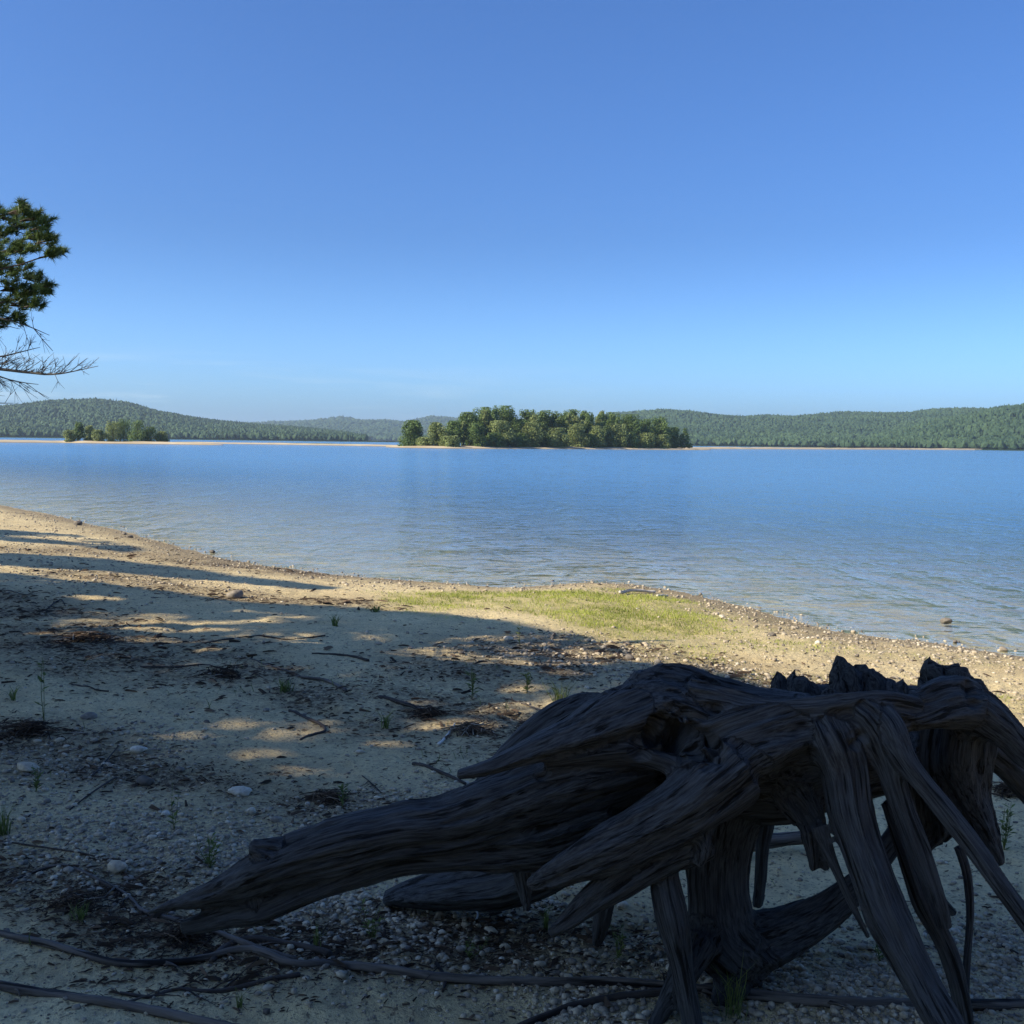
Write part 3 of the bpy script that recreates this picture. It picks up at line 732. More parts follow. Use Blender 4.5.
INFL = 0.009
def build_stump():
    Vs, Fs, n0 = [], [], 0
    SC, SR, SN, SB, SS, SK, SG = [], [], [], [], [], [], []
    keys = []
    for ri, (part, pts, kw) in enumerate(ROOTS):
        if part == 'splintered_rim': continue
        a = np.array(pts, float)
        W = P(a[:, 0], a[:, 1], a[:, 2]); r = a[:, 3] * a[:, 2] / FPX + INFL
        key = (part, kw.get('key', part)) if part == 'root' else (part, '')
        if key not in keys: keys.append(key)
        V, F3, g, (cc, rr, N, B, s) = tube(np.column_stack([W, r]), seg=28, step=0.012, lobes=kw.get('lobes', .1), nl=kw.get('nl', 3), seed=ri, wob=0.0)
        Vs.append(V); 
        for f in F3: Fs += [[int(i) + n0 for i in row] for row in f]
        n0 += len(V)
        k = slice(None, None, 2)
        SC.append(cc[k]); SR.append(rr[k]); SN.append(N[k]); SB.append(B[k]); SS.append(s[k]); SK.append(np.full(len(cc[k]), keys.index(key))); SG.append(np.full(len(cc[k]), ri))
    V = np.concatenate(Vs)
    me = bpy.data.meshes.new('tmp'); me.from_pydata([tuple(v) for v in V], [], Fs)
    o = bpy.data.objects.new('tmp', me); COL.objects.link(o)
    md = o.modifiers.new('r', 'REMESH'); md.mode = 'VOXEL'; md.voxel_size = 0.0062; md.use_smooth_shade = True
    sm = o.modifiers.new('s', 'SMOOTH'); sm.factor = 0.5; sm.iterations = 9
    dg = bpy.context.evaluated_depsgraph_get()
    ev = bpy.data.meshes.new_from_object(o.evaluated_get(dg))
    bpy.data.objects.remove(o); bpy.data.meshes.remove(me)
    nv = len(ev.vertices)
    co_ = np.zeros(nv * 3, np.float32); ev.vertices.foreach_get('co', co_); co_ = co_.reshape(-1, 3).astype(float)
    nf = len(ev.polygons)
    lt = np.zeros(nf, np.int32); ev.polygons.foreach_get('loop_total', lt)
    lv = np.zeros(len(ev.loops), np.int32); ev.loops.foreach_get('vertex_index', lv)
    assert (lt == 4).all()
    FQ = lv.reshape(-1, 4)
    SC, SR, SN, SB, SS, SK, SG = [np.concatenate(z) for z in (SC, SR, SN, SB, SS, SK, SG)]
    near = np.zeros(nv, np.int64)
    for a0 in range(0, nv, 20000):
        d = np.linalg.norm(co_[a0:a0 + 20000, None, :] - SC[None], axis=2) - SR[None] * 0.9
        near[a0:a0 + 20000] = d.argmin(1)
    dv = co_ - SC[near]
    g = np.stack([(dv * SN[near]).sum(1), (dv * SB[near]).sum(1), SS[near] + (dv * np.cross(SN[near], SB[near])).sum(1)], 1)
    # unwrap across the root: use direction times a nominal radius so the grain does not shrink at the tips
    g[:, :2] += (SG[near] * 0.37)[:, None]
    def vnormals(c):
        n = np.zeros_like(c)
        fn = np.cross(c[FQ[:, 2]] - c[FQ[:, 0]], c[FQ[:, 3]] - c[FQ[:, 1]])
        for k in range(4): np.add.at(n, FQ[:, k], fn)
        return n / (np.linalg.norm(n, axis=1)[:, None] + 1e-12)
    n = vnormals(co_)
    big = 0.010 * fbm(co_[:, 0] * 7, co_[:, 1] * 7, co_[:, 2] * 7, 3, 5)
    wx = 0.02 * fbm(co_[:, 0] * 5, co_[:, 1] * 5, co_[:, 2] * 5, 2, 15)
    gr1 = 1 - np.abs(vnoise((g[:, 0] + wx) * 30, (g[:, 1] + wx) * 30, g[:, 2] * 2.6, 77)) * 2
    gr2 = vnoise((g[:, 0] + wx) * 75, (g[:, 1] - wx) * 75, g[:, 2] * 5, 78)
    crk = np.clip(vnoise((g[:, 0] + wx) * 42, (g[:, 1] + wx) * 42, g[:, 2] * 3.2, 79) - 0.35, 0, 1)
    thin = np.clip((SR[near] - INFL) / 0.06, 0.12, 1.0)
    disp = (big + 0.0055 * gr1 + 0.0028 * gr2 - 0.030 * crk) * thin
    # knot hollow on the shoulder and smaller ones
    for (hx, hy, hd, hr, hdep) in ((672, 730, 3.0, 0.085, 0.075), (700, 742, 3.0, 0.05, 0.05), (640, 748, 3.0, 0.04, 0.03), (860, 742, 2.88, 0.03, 0.02), (962, 690, 3.1, 0.04, 0.02)):
        hc = P(hx, hy, hd)
        dd = co_ - hc
        perp = np.linalg.norm(dd - (dd @ FWD)[:, None] * FWD, axis=1); front = (dd @ FWD < 0.25)
        fall = np.clip(1 - (perp / hr) ** 2, 0, 1) ** 0.7 * front
        disp = disp - hdep * fall * (0.75 + 0.9 * vnoise(co_[:, 0] * 45, co_[:, 1] * 45, co_[:, 2] * 45, 88)) * (n @ FWD < 0.1)
    sp = (np.array([keys[k][0] == 'splintered_rim' for k in range(len(keys))]))[SK[near]]
    disp = disp + sp * 0.014 * vnoise(co_[:, 0] * 55, co_[:, 1] * 55, co_[:, 2] * 16, 89)
    co2 = co_ + n * (disp - INFL * np.where(SR[near] < 0.03, 0.8, 1.0))[:, None]
    nn = vnormals(co2)
    vk = SK[near]
    fk = vk[FQ[:, 0]]
    base = ground_at(np.array(760.0), np.array(1005.0))
    root = thing('driftwood_stump', 'huge dark weathered tree stump in the foreground, bare roots spread like legs', 'tree stump', base)
    labels = {'long': 'longest root, reaching left across the sand to a broken double tip', 'spur': 'blunt finger of root pointing left above the longest root',
              'thick': 'thickest leg-like root at the right, coming down towards the front', 'diagonal': 'smooth straight root running down to the right edge',
              'tap': 'black forked root curving up under the middle of the stump', 'thin': 'thinnest root, hanging straight down at the right'}
    for ki, (part, key) in enumerate(keys):
        fs = FQ[fk == ki]
        if len(fs) == 0: continue
        u, inv = np.unique(fs, return_inverse=True)
        ob = mesh_np(part, co2[u], [inv.reshape(-1, 4)], mw, root, True, {'grain': g[u]}, nn[u])
        if key in labels: ob['label'] = labels[key]
    # sharp broken splinters standing on the rim, each its own piece
    rg = np.random.default_rng(3)
    for ri, (part, pts, kw) in enumerate(ROOTS):
        if part != 'splintered_rim': continue
        a = np.array(pts, float); W = P(a[:, 0], a[:, 1], a[:, 2]); r = a[:, 3] * a[:, 2] / FPX * 1.1
        W[0] -= [0, 0, .05]; r[-1] = .001
        V, F3, g, _ = tube(np.column_stack([W, r]), seg=26, step=.006, lobes=.12, nl=3, seed=ri, flat=((.3, 1, .1), .55))
        d = .012 * vnoise(V[:, 0] * 60, V[:, 1] * 60, V[:, 2] * 14, 31) + .006 * vnoise(V[:, 0] * 140, V[:, 1] * 140, V[:, 2] * 40, 32)
        V[:, 0] += d; V[:, 2] += .7 * d
        mesh_np('splinter', V, F3, mw, root, True, {'grain': g})
    return root, co2
stump, STUMPV = build_stump()
# ================================================================== broadleaf and needle trees
mbark = wood_mat('bark', (0.035, 0.028, 0.022), (0.11, 0.09, 0.07), 0.5, 0.01)
ml_isle = leaf_mat('island_leaves', (0.048, 0.090, 0.024), (0.180, 0.250, 0.072), 0.35, 0.6)
ml_pale = leaf_mat('pale_leaves', (0.12, 0.16, 0.05), (0.29, 0.33, 0.12), 0.35, 0.6)
ml_need = leaf_mat('pine_needles', (0.022, 0.050, 0.018), (0.14, 0.21, 0.06), 0.25, 0.5)
ml_shade = leaf_mat('canopy_leaves', (0.10, 0.13, 0.045), (0.22, 0.25, 0.09), 0.42, 0.6)

def leaf_quads(C, Nrm, size, rg, aspect=1.6):
    """one little pointed leaf patch (4 corners, folded) for each centre"""
    n = len(C)
    Nrm = Nrm + rg.normal(0, 0.55, (n, 3)); Nrm /= np.linalg.norm(Nrm, axis=1)[:, None]
    t = rg.normal(size=(n, 3)); t -= (t * Nrm).sum(1)[:, None] * Nrm; t /= np.linalg.norm(t, axis=1)[:, None]
    b = np.cross(Nrm, t); s = np.asarray(size)[:, None]
    v0 = C - t * s * .5; v1 = C + b * s * .5 / aspect - Nrm * s * .08; v2 = C + t * s * .5; v3 = C - b * s * .5 / aspect - Nrm * s * .08
    V = np.stack([v0, v1, v2, v3], 1).reshape(-1, 3)
    F = np.arange(n * 4).reshape(n, 4)
    return V, F

def crown_points(blobs, n, rg):
    """points in lumpy shells; blobs rows: x y z rx ry rz"""
    blobs = np.asarray(blobs, float)
    w = (blobs[:, 3] * blobs[:, 4] * blobs[:, 5]) ** (2 / 3); w /= w.sum()
    k = rg.choice(len(blobs), n, p=w)
    d = rg.normal(size=(n, 3)); d /= np.linalg.norm(d, axis=1)[:, None]
    rr = rg.uniform(0.25, 1.25, n) ** 0.6
    C = blobs[k, :3] + d * blobs[k, 3:6] * rr[:, None]
    return C, d, k

def trunk_with_limbs(base, h, r, blobs, rg, seg=7, nl=6, cut=None):
    bf = Buf()
    b = np.array(base, float)
    top = b + np.array([rg.uniform(-.04, .04) * h, rg.uniform(-.04, .04) * h, h * 0.85])
    mid = (b + top) / 2 + np.array([rg.uniform(-.03, .03) * h, rg.uniform(-.03, .03) * h, 0])
    V, F3, g, _ = tube([[*(b - [0, 0, .25]), r * 1.35], [*(b + (mid - b) * .2), r], [*mid, r * .75], [*top, r * .25]], seg=seg, step=h / 12, rough=.1)
    bf.add(V, F3, grain=g)
    for j in rg.choice(len(blobs), min(nl, len(blobs)), replace=False):
        e = np.array(blobs[j][:3])
        if cut is not None and (lit_wanted(e[None], rg)[0] or lit_wanted((e + b) [None] / 2, rg)[0] or e[2] > b[2] + h): continue
        t = np.clip((e[2] - b[2]) / h - 0.18, 0.12, 0.8)
        s0 = b + (mid - b) * min(1, t * 2) if t < .5 else mid + (top - mid) * (t * 2 - 1)
        m_ = (s0 + e) / 2 + [0, 0, h * .03]
        V, F3, g, _ = tube([[*s0, r * .42], [*m_, r * .25], [*e, r * .07]], seg=5, step=h / 10, seed=int(j))
        bf.add(V, F3, grain=g)
    return bf

def isle_depth(px):
    w_ = ray0(np.array(px, float), np.array(np.interp(px, [404, 450, 520, 600, 660, 690], [448.0, 448.7, 449.0, 449.4, 449.8, 450.0])))
    return float((w_ - CAM) @ FWD) + 9
def far_tree(px, top_py, w_px, depth, base_z, label, mat, group, kind='round', seed=0, n=1300, name='broadleaf_tree', cat='tree', leaf=0.5):
    rg = np.random.default_rng(seed + 500)
    d = ray(px, 445.0); b = CAM + d * depth; b[2] = base_z
    top = CAM[2] + ray(px, top_py)[2] * depth
    h = top - base_z; w = w_px * depth / FPX / 2
    blobs = []
    if kind == 'conifer':
        for i in range(9):
            f = i / 8; rr = w * (1 - f) ** 0.8 + 0.12
            for a in range(5 if f < .9 else 1):
                th = rg.uniform(0, 2 * PI)
                blobs.append((b[0] + math.cos(th) * rr * .6, b[1] + math.sin(th) * rr * .6, b[2] + h * (0.08 + .88 * f), rr * .5, rr * .5, h * .045))
    else:
        nb = 42 if kind == 'round' else 26
        for i in range(nb):
            f = rg.uniform(0.0, 0.88)
            env = min(1, .8 + f * .5) * (1 - .62 * max(0, (f - .45) / .43) ** 2) if kind == 'round' else (1 - f * 0.75)
            th = rg.uniform(0, 2 * PI); rr = w * env * rg.uniform(0.25, .88)
            s = w * rg.uniform(.20, .40) * (1.0 if kind == 'round' else .75)
            blobs.append((b[0] + math.cos(th) * rr, b[1] + math.sin(th) * rr, b[2] + h * f, s, s, s * rg.uniform(.9, 1.7)))
        blobs.append((b[0] + rg.uniform(-.2, .2) * w, b[1], b[2] + h * .92 - w * .1, w * .30, w * .30, h * .08 + w * .08))
        for _ in range(4):
            blobs.append((b[0] + rg.uniform(-.6, .6) * w, b[1] + rg.uniform(-.4, .4) * w, b[2] + h * rg.uniform(.78, .95), w * .2, w * .2, w * rg.uniform(.2, .4)))
    C, dn, k = crown_points(blobs, n, rg)
    C[:, 2] = np.clip(C[:, 2], base_z + .1, base_z + h)
    bt = rg.uniform(-.25, .25, len(blobs))
    V, F = leaf_quads(C, dn + [0, 0, .4], rg.uniform(.6, 1.25, n) * leaf, rg, 1.4)
    tone = np.clip(0.45 + bt[k] + rg.uniform(-.2, .2, n), 0, 1)
    t = thing(name, label, cat, b, group)
    trunk_with_limbs(b, h, max(.09, h * .016), blobs, rg).build('trunk', mbark, t)
    bf = Buf(); bf.add(V, F, tone=np.repeat(tone, 4)); bf.build('crown', mat, t, smooth=False)
    return t

GI = 'trees of the wooded island'
ISLE = [  # px, top, width, extra depth, kind, tone, label
 (411, 420.5, 23, 4, 'round', 0, 'dark rounded tree standing alone at the left tip of the wooded island'),
 (437, 422.5, 20, 5, 'round', 1, 'low pale tree next to the lone tree at the island\'s left tip'),
 (455, 421, 20, 8, 'round', 0, 'small tree where the island\'s tall canopy begins to rise from the left'),
 (470, 412.5, 26, 12, 'round', 0, 'tall tree on the left shoulder of the island\'s left clump'),
 (484, 407.5, 28, 14, 'round', 0, 'tall dark tree in the island\'s left clump, just left of its highest crown'),
 (503, 406, 30, 12, 'round', 0, 'tallest crown of the wooded island, left of the dip in the treetops'),
 (476, 424, 22, 2, 'round', 0, 'dark tree at the front of the island\'s left clump'),
 (500, 421, 26, 2, 'round', 1, 'lighter tree in front of the island\'s tallest crown'),
 (516, 418, 18, 8, 'round', 0, 'small tree filling the dip in the island\'s treetops'),
 (527, 409.5, 24, 12, 'round', 0, 'tall dark tree just right of the dip in the island\'s treetops'),
 (543, 410.5, 22, 14, 'round', 0, 'tall dark tree, second right of the dip in the island\'s treetops'),
 (530, 423, 26, 3, 'round', 1, 'olive coloured tree at the front, right of the dip in the island\'s treetops'),
 (558, 411, 22, 14, 'round', 0, 'dark tree at the middle of the island\'s right clump'),
 (571, 409.5, 22, 14, 'round', 0, 'dark tree with the highest top of the island\'s right clump'),
 (585, 410.5, 22, 12, 'round', 0, 'tall tree just left of the spiky-topped tree on the island'),
 (601, 410.5, 17, 10, 'slim', 1, 'slim light green tree with a spiky top on the right half of the island'),
 (612, 412.5, 22, 12, 'round', 0, 'tall tree just right of the spiky-topped tree on the island'),
 (556, 428, 24, 1, 'round', 1, 'low pale tree at the front of the island\'s middle'),
 (577, 424, 22, 2, 'round', 1, 'pale green tree at the front, under the highest top of the right clump'),
 (597, 426, 20, 1, 'round', 1, 'yellow-green bushy tree at the front below the spiky-topped tree'),
 (616, 424, 22, 3, 'round', 1, 'pale tree at the front right of the spiky-topped tree'),
 (629, 414.5, 24, 8, 'round', 0, 'dark spreading tree where the island\'s canopy starts to fall to the right'),
 (645, 419, 20, 8, 'round', 0, 'middle-height tree on the falling right side of the island'),
 (660, 416.5, 22, 6, 'round', 0, 'tall rounded tree near the right end of the island'),
 (673, 426, 16, 5, 'round', 0, 'short tree between the last tall tree and the conifer at the right tip'),
 (684.5, 426, 13, 3, 'conifer', 0, 'dark pointed conifer at the right tip of the wooded island'),
 (646, 433, 18, 1, 'round', 1, 'yellow-green shrub at the water side, right part of the island'),
 (663, 434.5, 15, 0, 'round', 1, 'pale shrub below the last tall tree of the island'),
 (548, 434, 18, 3, 'round', 0, 'dark understorey bush at the middle of the island'),
 (450, 436, 18, 1, 'round', 1, 'low pale bush under the island\'s left shoulder'),
 (425, 437.5, 16, 1, 'round', 1, 'lowest bush beside the lone tree of the island'),
 (517, 433, 18, 2, 'round', 0, 'dark understorey bush under the dip in the island\'s treetops'),
 (493, 433, 18, 1, 'round', 0, 'dark understorey bush under the island\'s tallest crown'),
 (628, 432, 20, 2, 'round', 0, 'dark understorey bush under the falling right side of the canopy'),
 (588, 434, 18, 2, 'round', 0, 'dark understorey bush left of the yellow-green bushy tree'),
]
for i, (px, tp, wpx, ex, kind, tn, lab) in enumerate(ISLE):
    h_ = (446 - tp) / 35
    far_tree(px, tp, wpx * 1.14, isle_depth(px) + ex * 1.2, .5, lab, ml_pale if tn else ml_isle, GI, kind, 10 + i, n=int(1600 + 3600 * h_ * wpx / 20), name='conifer_tree' if kind == 'conifer' else 'broadleaf_tree', leaf=.58)
rgf = np.random.default_rng(77)
_tp = [(455, 421), (470, 412), (484, 408.5), (503, 407), (514, 414), (527, 410.5), (600, 411), (625, 414.5), (660, 417.5), (676, 426)]
for i in range(30):                       # slim trees nobody could tell apart, packed between the others
    px = 458 + 212 * (i + rgf.uniform(.1, .9)) / 30
    tp = float(np.interp(px, [a_[0] for a_ in _tp], [a_[1] for a_ in _tp])) + rgf.uniform(0.5, 9)
    far_tree(px, tp, rgf.uniform(11, 16), isle_depth(px) + rgf.uniform(6, 22), .5, 'one of the slim trees packed inside the canopy of the wooded island', ml_pale if rgf.random() < .4 else ml_isle, 'slim trees inside the island wood', 'slim' if rgf.random() < .6 else 'round', 200 + i, n=2300, leaf=.55)
GB = 'shrubs of the small islet'
for i, (px, tp, wpx, kind, tn, lab) in enumerate([
 (70, 430, 12, 'round', 1, 'lowest shrub at the left end of the small islet'),
 (80, 422, 15, 'slim', 0, 'pointed small tree with dark side on the left part of the islet'),
 (90, 425.5, 13, 'round', 1, 'loose pale shrub right of the pointed small tree on the islet'),
 (99, 430, 13, 'round', 1, 'thin low shrub in the gap at the middle of the islet'),
 (113, 421, 18, 'round', 1, 'pale shrub at the left of the islet\'s biggest clump'),
 (124, 419.5, 20, 'round', 0, 'tallest dark shrub in the islet\'s biggest clump'),
 (138, 419.8, 20, 'round', 0, 'broad dark shrub at the right of the islet\'s biggest clump'),
 (151, 427, 18, 'round', 0, 'rounded shrub sloping down right of the biggest clump'),
 (162, 431.5, 12, 'round', 1, 'last low shrub at the right end of the small islet')]):
    far_tree(px, tp, wpx * 1.1, 326 + (i % 3) * 3, .45, lab, ml_pale if tn else ml_isle, GB, kind, 80 + i, n=2300, name='shrub', cat='shrub', leaf=.42)

# ================================================================== the pine at the left edge
def needle_tufts(C, D_, L, rg, nn=34, w=0.0032):
    """brushes of needles: a fan of thin blades round each shoot"""
    n = len(C)
    D_ = D_ / np.linalg.norm(D_, axis=1)[:, None]
    d = D_[:, None, :] * rg.uniform(0.1, 1.5, (n, nn, 1)) + rg.normal(0, .62, (n, nn, 3)); d /= np.linalg.norm(d, axis=2)[..., None]
    st = C[:, None, :] + D_[:, None, :] * rg.uniform(-.5, .5, (n, nn, 1)) * L * .7
    ln = L * rg.uniform(.7, 1.15, (n, nn, 1))
    side = np.cross(d, rg.normal(size=(n, nn, 3))); side /= np.linalg.norm(side, axis=2)[..., None]
    V = np.stack([st - side * w, st + side * w, st + d * ln], 2).reshape(-1, 3)
    F = np.arange(n * nn * 3).reshape(-1, 3)
    return V, F

LITPOLYS = [  # sunlit stretches of the beach, as outlines traced and laid out on the ground
 [(-60, 470), (-60, 519), (0, 521), (60, 522), (118, 533), (104, 537), (60, 532), (0, 532), (-60, 531), (-60, 546), (0, 546), (70, 545), (150, 552), (240, 563), (318, 573), (290, 574), (200, 567), (100, 561), (0, 559), (-60, 558),
  (-60, 567), (0, 569), (80, 576), (150, 586), (240, 596), (350, 602), (400, 606), (480, 612), (540, 622), (600, 638), (660, 652), (720, 668), (760, 684), (800, 694), (860, 712), (930, 740), (1010, 772), (1200, 830), (1600, 830), (1600, 490)],
]
LITW = [world_poly(p_, .42) for p_ in LITPOLYS]
DAPPLE = [(330, 727, 26, 4), (258, 722, 26, 3), (300, 734, 18, 3), (400, 742, 26, 4), (150, 733, 10, 3), (215, 736, 10, 3), (310, 771, 10, 4), (285, 753, 10, 2), (418, 650, 14, 3), (440, 724, 30, 5), (240, 788, 7, 3), (490, 724, 16, 4),
          (600, 657, 18, 3), (560, 672, 20, 3), (520, 690, 20, 3), (650, 664, 18, 3), (690, 674, 16, 2), (430, 702, 16, 3), (560, 702, 16, 3), (365, 773, 7, 2), (505, 710, 18, 3), (610, 708, 16, 3), (100, 598, 40, 2)]
def _dap():
    out = []
    for px, py, rx, ry in DAPPLE:
        c = ground_at(np.array([px, px + rx, px]), np.array([py, py, py + ry], float))
        out.append((c[0, 0], c[0, 1], abs(c[1, 0] - c[0, 0]), abs(c[2, 1] - c[0, 1])))
    return out
DAPW = _dap()
THINW = world_poly([(60, 612), (260, 606), (420, 618), (600, 655), (640, 680), (560, 720), (440, 775), (300, 790), (180, 775), (90, 730), (150, 690), (40, 650)], .42)
def shadow_ground(Pt):
    t = (Pt[:, 2] - 0.4) / SUNV[2]
    return Pt[:, 0] - SUNV[0] * t, Pt[:, 1] - SUNV[1] * t
def lit_wanted(Pt, rg):
    gx, gy = shadow_ground(Pt)
    jx = gx + rg.normal(0, .06, len(gx)); jy = gy + rg.normal(0, .06, len(gx))
    m = np.zeros(len(gx), bool)
    for lp in LITW: m |= in_poly(jx, jy, lp)
    for cx, cy_, rx, ry in DAPW: m |= ((gx - cx) / (rx * .8 + .05)) ** 2 + ((gy - cy_) / (ry * .8 + .07)) ** 2 < 1
    return m

def build_pine():
    rg = np.random.default_rng(31)
    D0 = 7.5
    base = P(-190, 700, D0); base[2] = float(gh(base[0], base[1]))
    t = thing('pine_tree', 'pine tree at the left edge, needled crown above bare dead branches', 'tree', base)
    top = base + np.array([.1, .1, 4.9])
    bf = Buf()
    V, F3, g, _ = tube([[*(base - [0, 0, .3]), .2], [*(base + [0, 0, 1.5]), .15], [*(base + [.1, .05, 3.2]), .09], [*top, .03]], seg=14, step=.12, rough=.12)
    bf.add(V, F3, grain=g); bf.build('trunk', mbark, t)
    tuftC, tuftD = [], []
    # seen part of the crown: boughs whose ends lie at these places
    seen = [(8, 214, 12), (22, 210, 10), (34, 218, 11), (44, 226, 9), (20, 226, 14), (4, 232, 14), (36, 236, 12), (48, 240, 8), (58, 252, 5), (52, 254, 5), (28, 248, 12), (10, 250, 14), (2, 268, 14), (20, 270, 12),
            (36, 276, 11), (42, 286, 8), (30, 292, 11), (14, 288, 12), (46, 292, 4), (24, 302, 10), (36, 304, 7), (6, 305, 12), (16, 316, 8), (2, 322, 8), (-16, 215, 18), (-20, 245, 20), (-20, 280, 20), (-16, 310, 14), (-45, 230, 22), (-45, 270, 24), (-45, 305, 20),
            (-75, 220, 24), (-80, 260, 26), (-80, 300, 22), (-110, 240, 26), (-110, 290, 26)]
    br = Buf()
    for i, (px, py, rp) in enumerate(seen):
        dd = D0 + rg.uniform(-.55, .55)
        e = P(px, py, dd); zt = e[2] - .12 - 0.10 * abs(e[0] - base[0]); s0 = np.array([base[0] + .05, base[1], max(base[2] + 2.0, zt)])
        m_ = s0 * .4 + e * .6 + [0, 0, -.06]
        V, F3, g, _ = tube([[*s0, .012], [*m_, .008], [*e, .004]], seg=6, step=.12, seed=i, wob=.03)
        if i % 9 == 0: br.add(V, F3, grain=g)
        nt_ = int(5 + rp * 1.15)
        r_ = rp * dd / FPX
        c = e + np.clip(rg.normal(0, .45, (nt_, 3)), -.95, .95) * [r_, r_ * 1.6, r_ * .85]
        out = (e - m_); out /= np.linalg.norm(out)
        tuftC.append(c); tuftD.append(np.tile(out * .6 + [.2, 0, .35], (nt_, 1)) + rg.normal(0, .35, (nt_, 3)))
        for c1 in c[::2]:
            V, F3, g, _ = tube([[*(e - out * .1), .004], [*((e + c1) / 2 + [0, 0, -.01]), .003], [*c1, .002]], seg=4, step=.12); br.add(V, F3, grain=g)
    # the rest of the crown, out of frame
    for i in range(22):
        f = rg.uniform(.45, 1); z = base[2] + 4.9 * f; R_ = (1 - f) * 1.9 + .35; th = rg.uniform(0, 2 * PI)
        e = np.array([base[0] + R_ * math.cos(th), base[1] + R_ * math.sin(th), z]); s0 = np.array([base[0] + .05, base[1] + .03, z - .15 * R_])
        V, F3, g, _ = tube([[*s0, .03], [*((s0 + e) / 2), .018], [*e, .006]], seg=5, step=.2); 
        c = s0 + (e - s0) * rg.uniform(.45, 1.05, (24, 1)) + rg.normal(0, .13, (24, 3)) * (0.5 + R_ * .5)
        ppx, ppy, pd = project(c)
        ok = ((ppx + 30 < 0) | (ppy < -30) | (pd < 0)) & ~lit_wanted(c, rg)
        ex, ey, _d = project(e[None])
        if ex[0] > -20 and -20 < ey[0] < 1050: continue
        br.add(V, F3, grain=g)
        tuftC.append(c[ok]); tuftD.append(np.tile((e - s0) + [0, 0, .3], (ok.sum(), 1)) + rg.normal(0, .3, (ok.sum(), 3)))
    br.build('branches', mbark, t)
    C = np.concatenate(tuftC); Dd = np.concatenate(tuftD); n = len(C)
    V, F = needle_tufts(C, Dd, .056, rg, 46, .0027)
    tn = np.clip(.5 + rg.uniform(-.5, .6, n), 0, 1)
    bf = Buf(); bf.add(V, F, tone=np.repeat(tn, 46 * 3)); bf.build('needles', ml_need, t, smooth=False)
    # dead boughs below the crown
    def bough(pts, r0, up, nt_, seed, lab):
        rg2 = np.random.default_rng(seed); b_ = Buf()
        a = np.array(pts, float); W = P(a[:, 0], a[:, 1], a[:, 2])
        r = np.linspace(r0, .0018, len(W))
        V, F3, g, (cc, rr, N, B, s) = tube(np.column_stack([W, r]), seg=7, step=.04, seed=seed, wob=.008)
        b_.add(V, F3, grain=g)
        n_ = len(cc)
        for k in range(nt_):
            i = int(rg2.uniform(.45, .97) * (n_ - 1)); T = cc[min(i + 1, n_ - 1)] - cc[i - 1]; T /= np.linalg.norm(T)
            L = (.05 + .24 * rg2.random() ** 1.6) * (1.15 - i / n_ * .5); sgn = up if rg2.random() < .93 else -up
            d1 = T * rg2.uniform(.1, 1.3) + np.array([rg2.normal(0, .15), rg2.uniform(-.7, .7), sgn * rg2.uniform(.2, 1.2)]); d1 /= np.linalg.norm(d1)
            p1 = cc[i]; p2 = p1 + d1 * L * .5; p3 = p2 + (d1 * .8 + T * .35 + [0, 0, .15 * sgn]) * L * .5
            V, F3, g, _ = tube([[*p1, .0024], [*p2, .0018], [*p3, .0010]], seg=4, step=.05); b_.add(V, F3, grain=g)
            for _ in range(3):
                d2 = d1 + rg2.normal(0, .45, 3); q3 = p2 + d2 * L * .35
                V, F3, g, _ = tube([[*p2, .0015], [*q3, .0009]], seg=4, step=.06); b_.add(V, F3, grain=g)
        o = b_.build('dead_branch', mdead, t)
        if lab: o['label'] = lab
    bough([(-190, 350, 7.5), (-90, 362, 7.45), (-20, 366, 7.4), (30, 373, 7.35), (60, 374, 7.3), (98, 366, 7.25)], .02, 1, 95, 1, 'longest bare dead branch, sweeping right over the far hill')
    bough([(-190, 335, 7.6), (-60, 350, 7.6), (-10, 357, 7.6), (20, 352, 7.6), (40, 348, 7.6)], .012, 1, 50, 2, None)
    bough([(-150, 360, 7.4), (-40, 366, 7.3), (10, 380, 7.2), (38, 384, 7.2)], .01, -1, 30, 3, None)
    bough([(-190, 290, 7.5), (-60, 306, 7.45), (0, 318, 7.4), (28, 326, 7.4), (50, 335, 7.4)], .011, -1, 22, 4, None)
    bough([(-190, 395, 7.6), (-60, 400, 7.6), (-8, 403, 7.6), (14, 404, 7.6)], .008, 1, 16, 5, None)
    bough([(-190, 300, 7.5), (-60, 315, 7.6), (-10, 322, 7.6), (20, 329, 7.6)], .009, -1, 8, 6, None)
    return t
mdead = wood_mat('dead_twig', (0.05, 0.045, 0.04), (0.16, 0.15, 0.14), 0.5, 0.002)
build_pine()

# ================================================================== the wood behind and beside the camera, which shades the beach
SH = [  # x, y, height, crown radius, low edge of the crown
 (-11.2, 10.0, 12.0, 2.9, 4.0), (-14.5, 11.5, 13, 3.3, 4.0), (-12.0, 5.8, 13, 3.3, 4.5), (-16.2, 3.2, 14.5, 3.5, 4.5), (-11.2, 1.0, 13, 3.3, 4.5),
 (-14.6, -2.2, 14.5, 3.6, 5.0), (-18.6, 7.8, 14, 3.5, 4.5), (-9.2, -3.0, 12.5, 3.2, 4.5), (-19.0, -2.0, 15.5, 3.8, 5.0), (-8.6, 3.4, 9.5, 2.3, 4.4),
 (-20.5, 14.5, 13.0, 3.3, 3.6), (-24.5, 19.5, 13, 3.3, 3.0), (-23.0, 9.0, 14.5, 3.6, 5.0), (-12.5, -6.5, 14.5, 3.6, 6.0), (-11.8, -3.9, 12.5, 3.2, 5.0), (-9.8, -1.0, 11.5, 2.6, 5.6), (-16.0, 0.4, 15.0, 3.4, 6.0)]
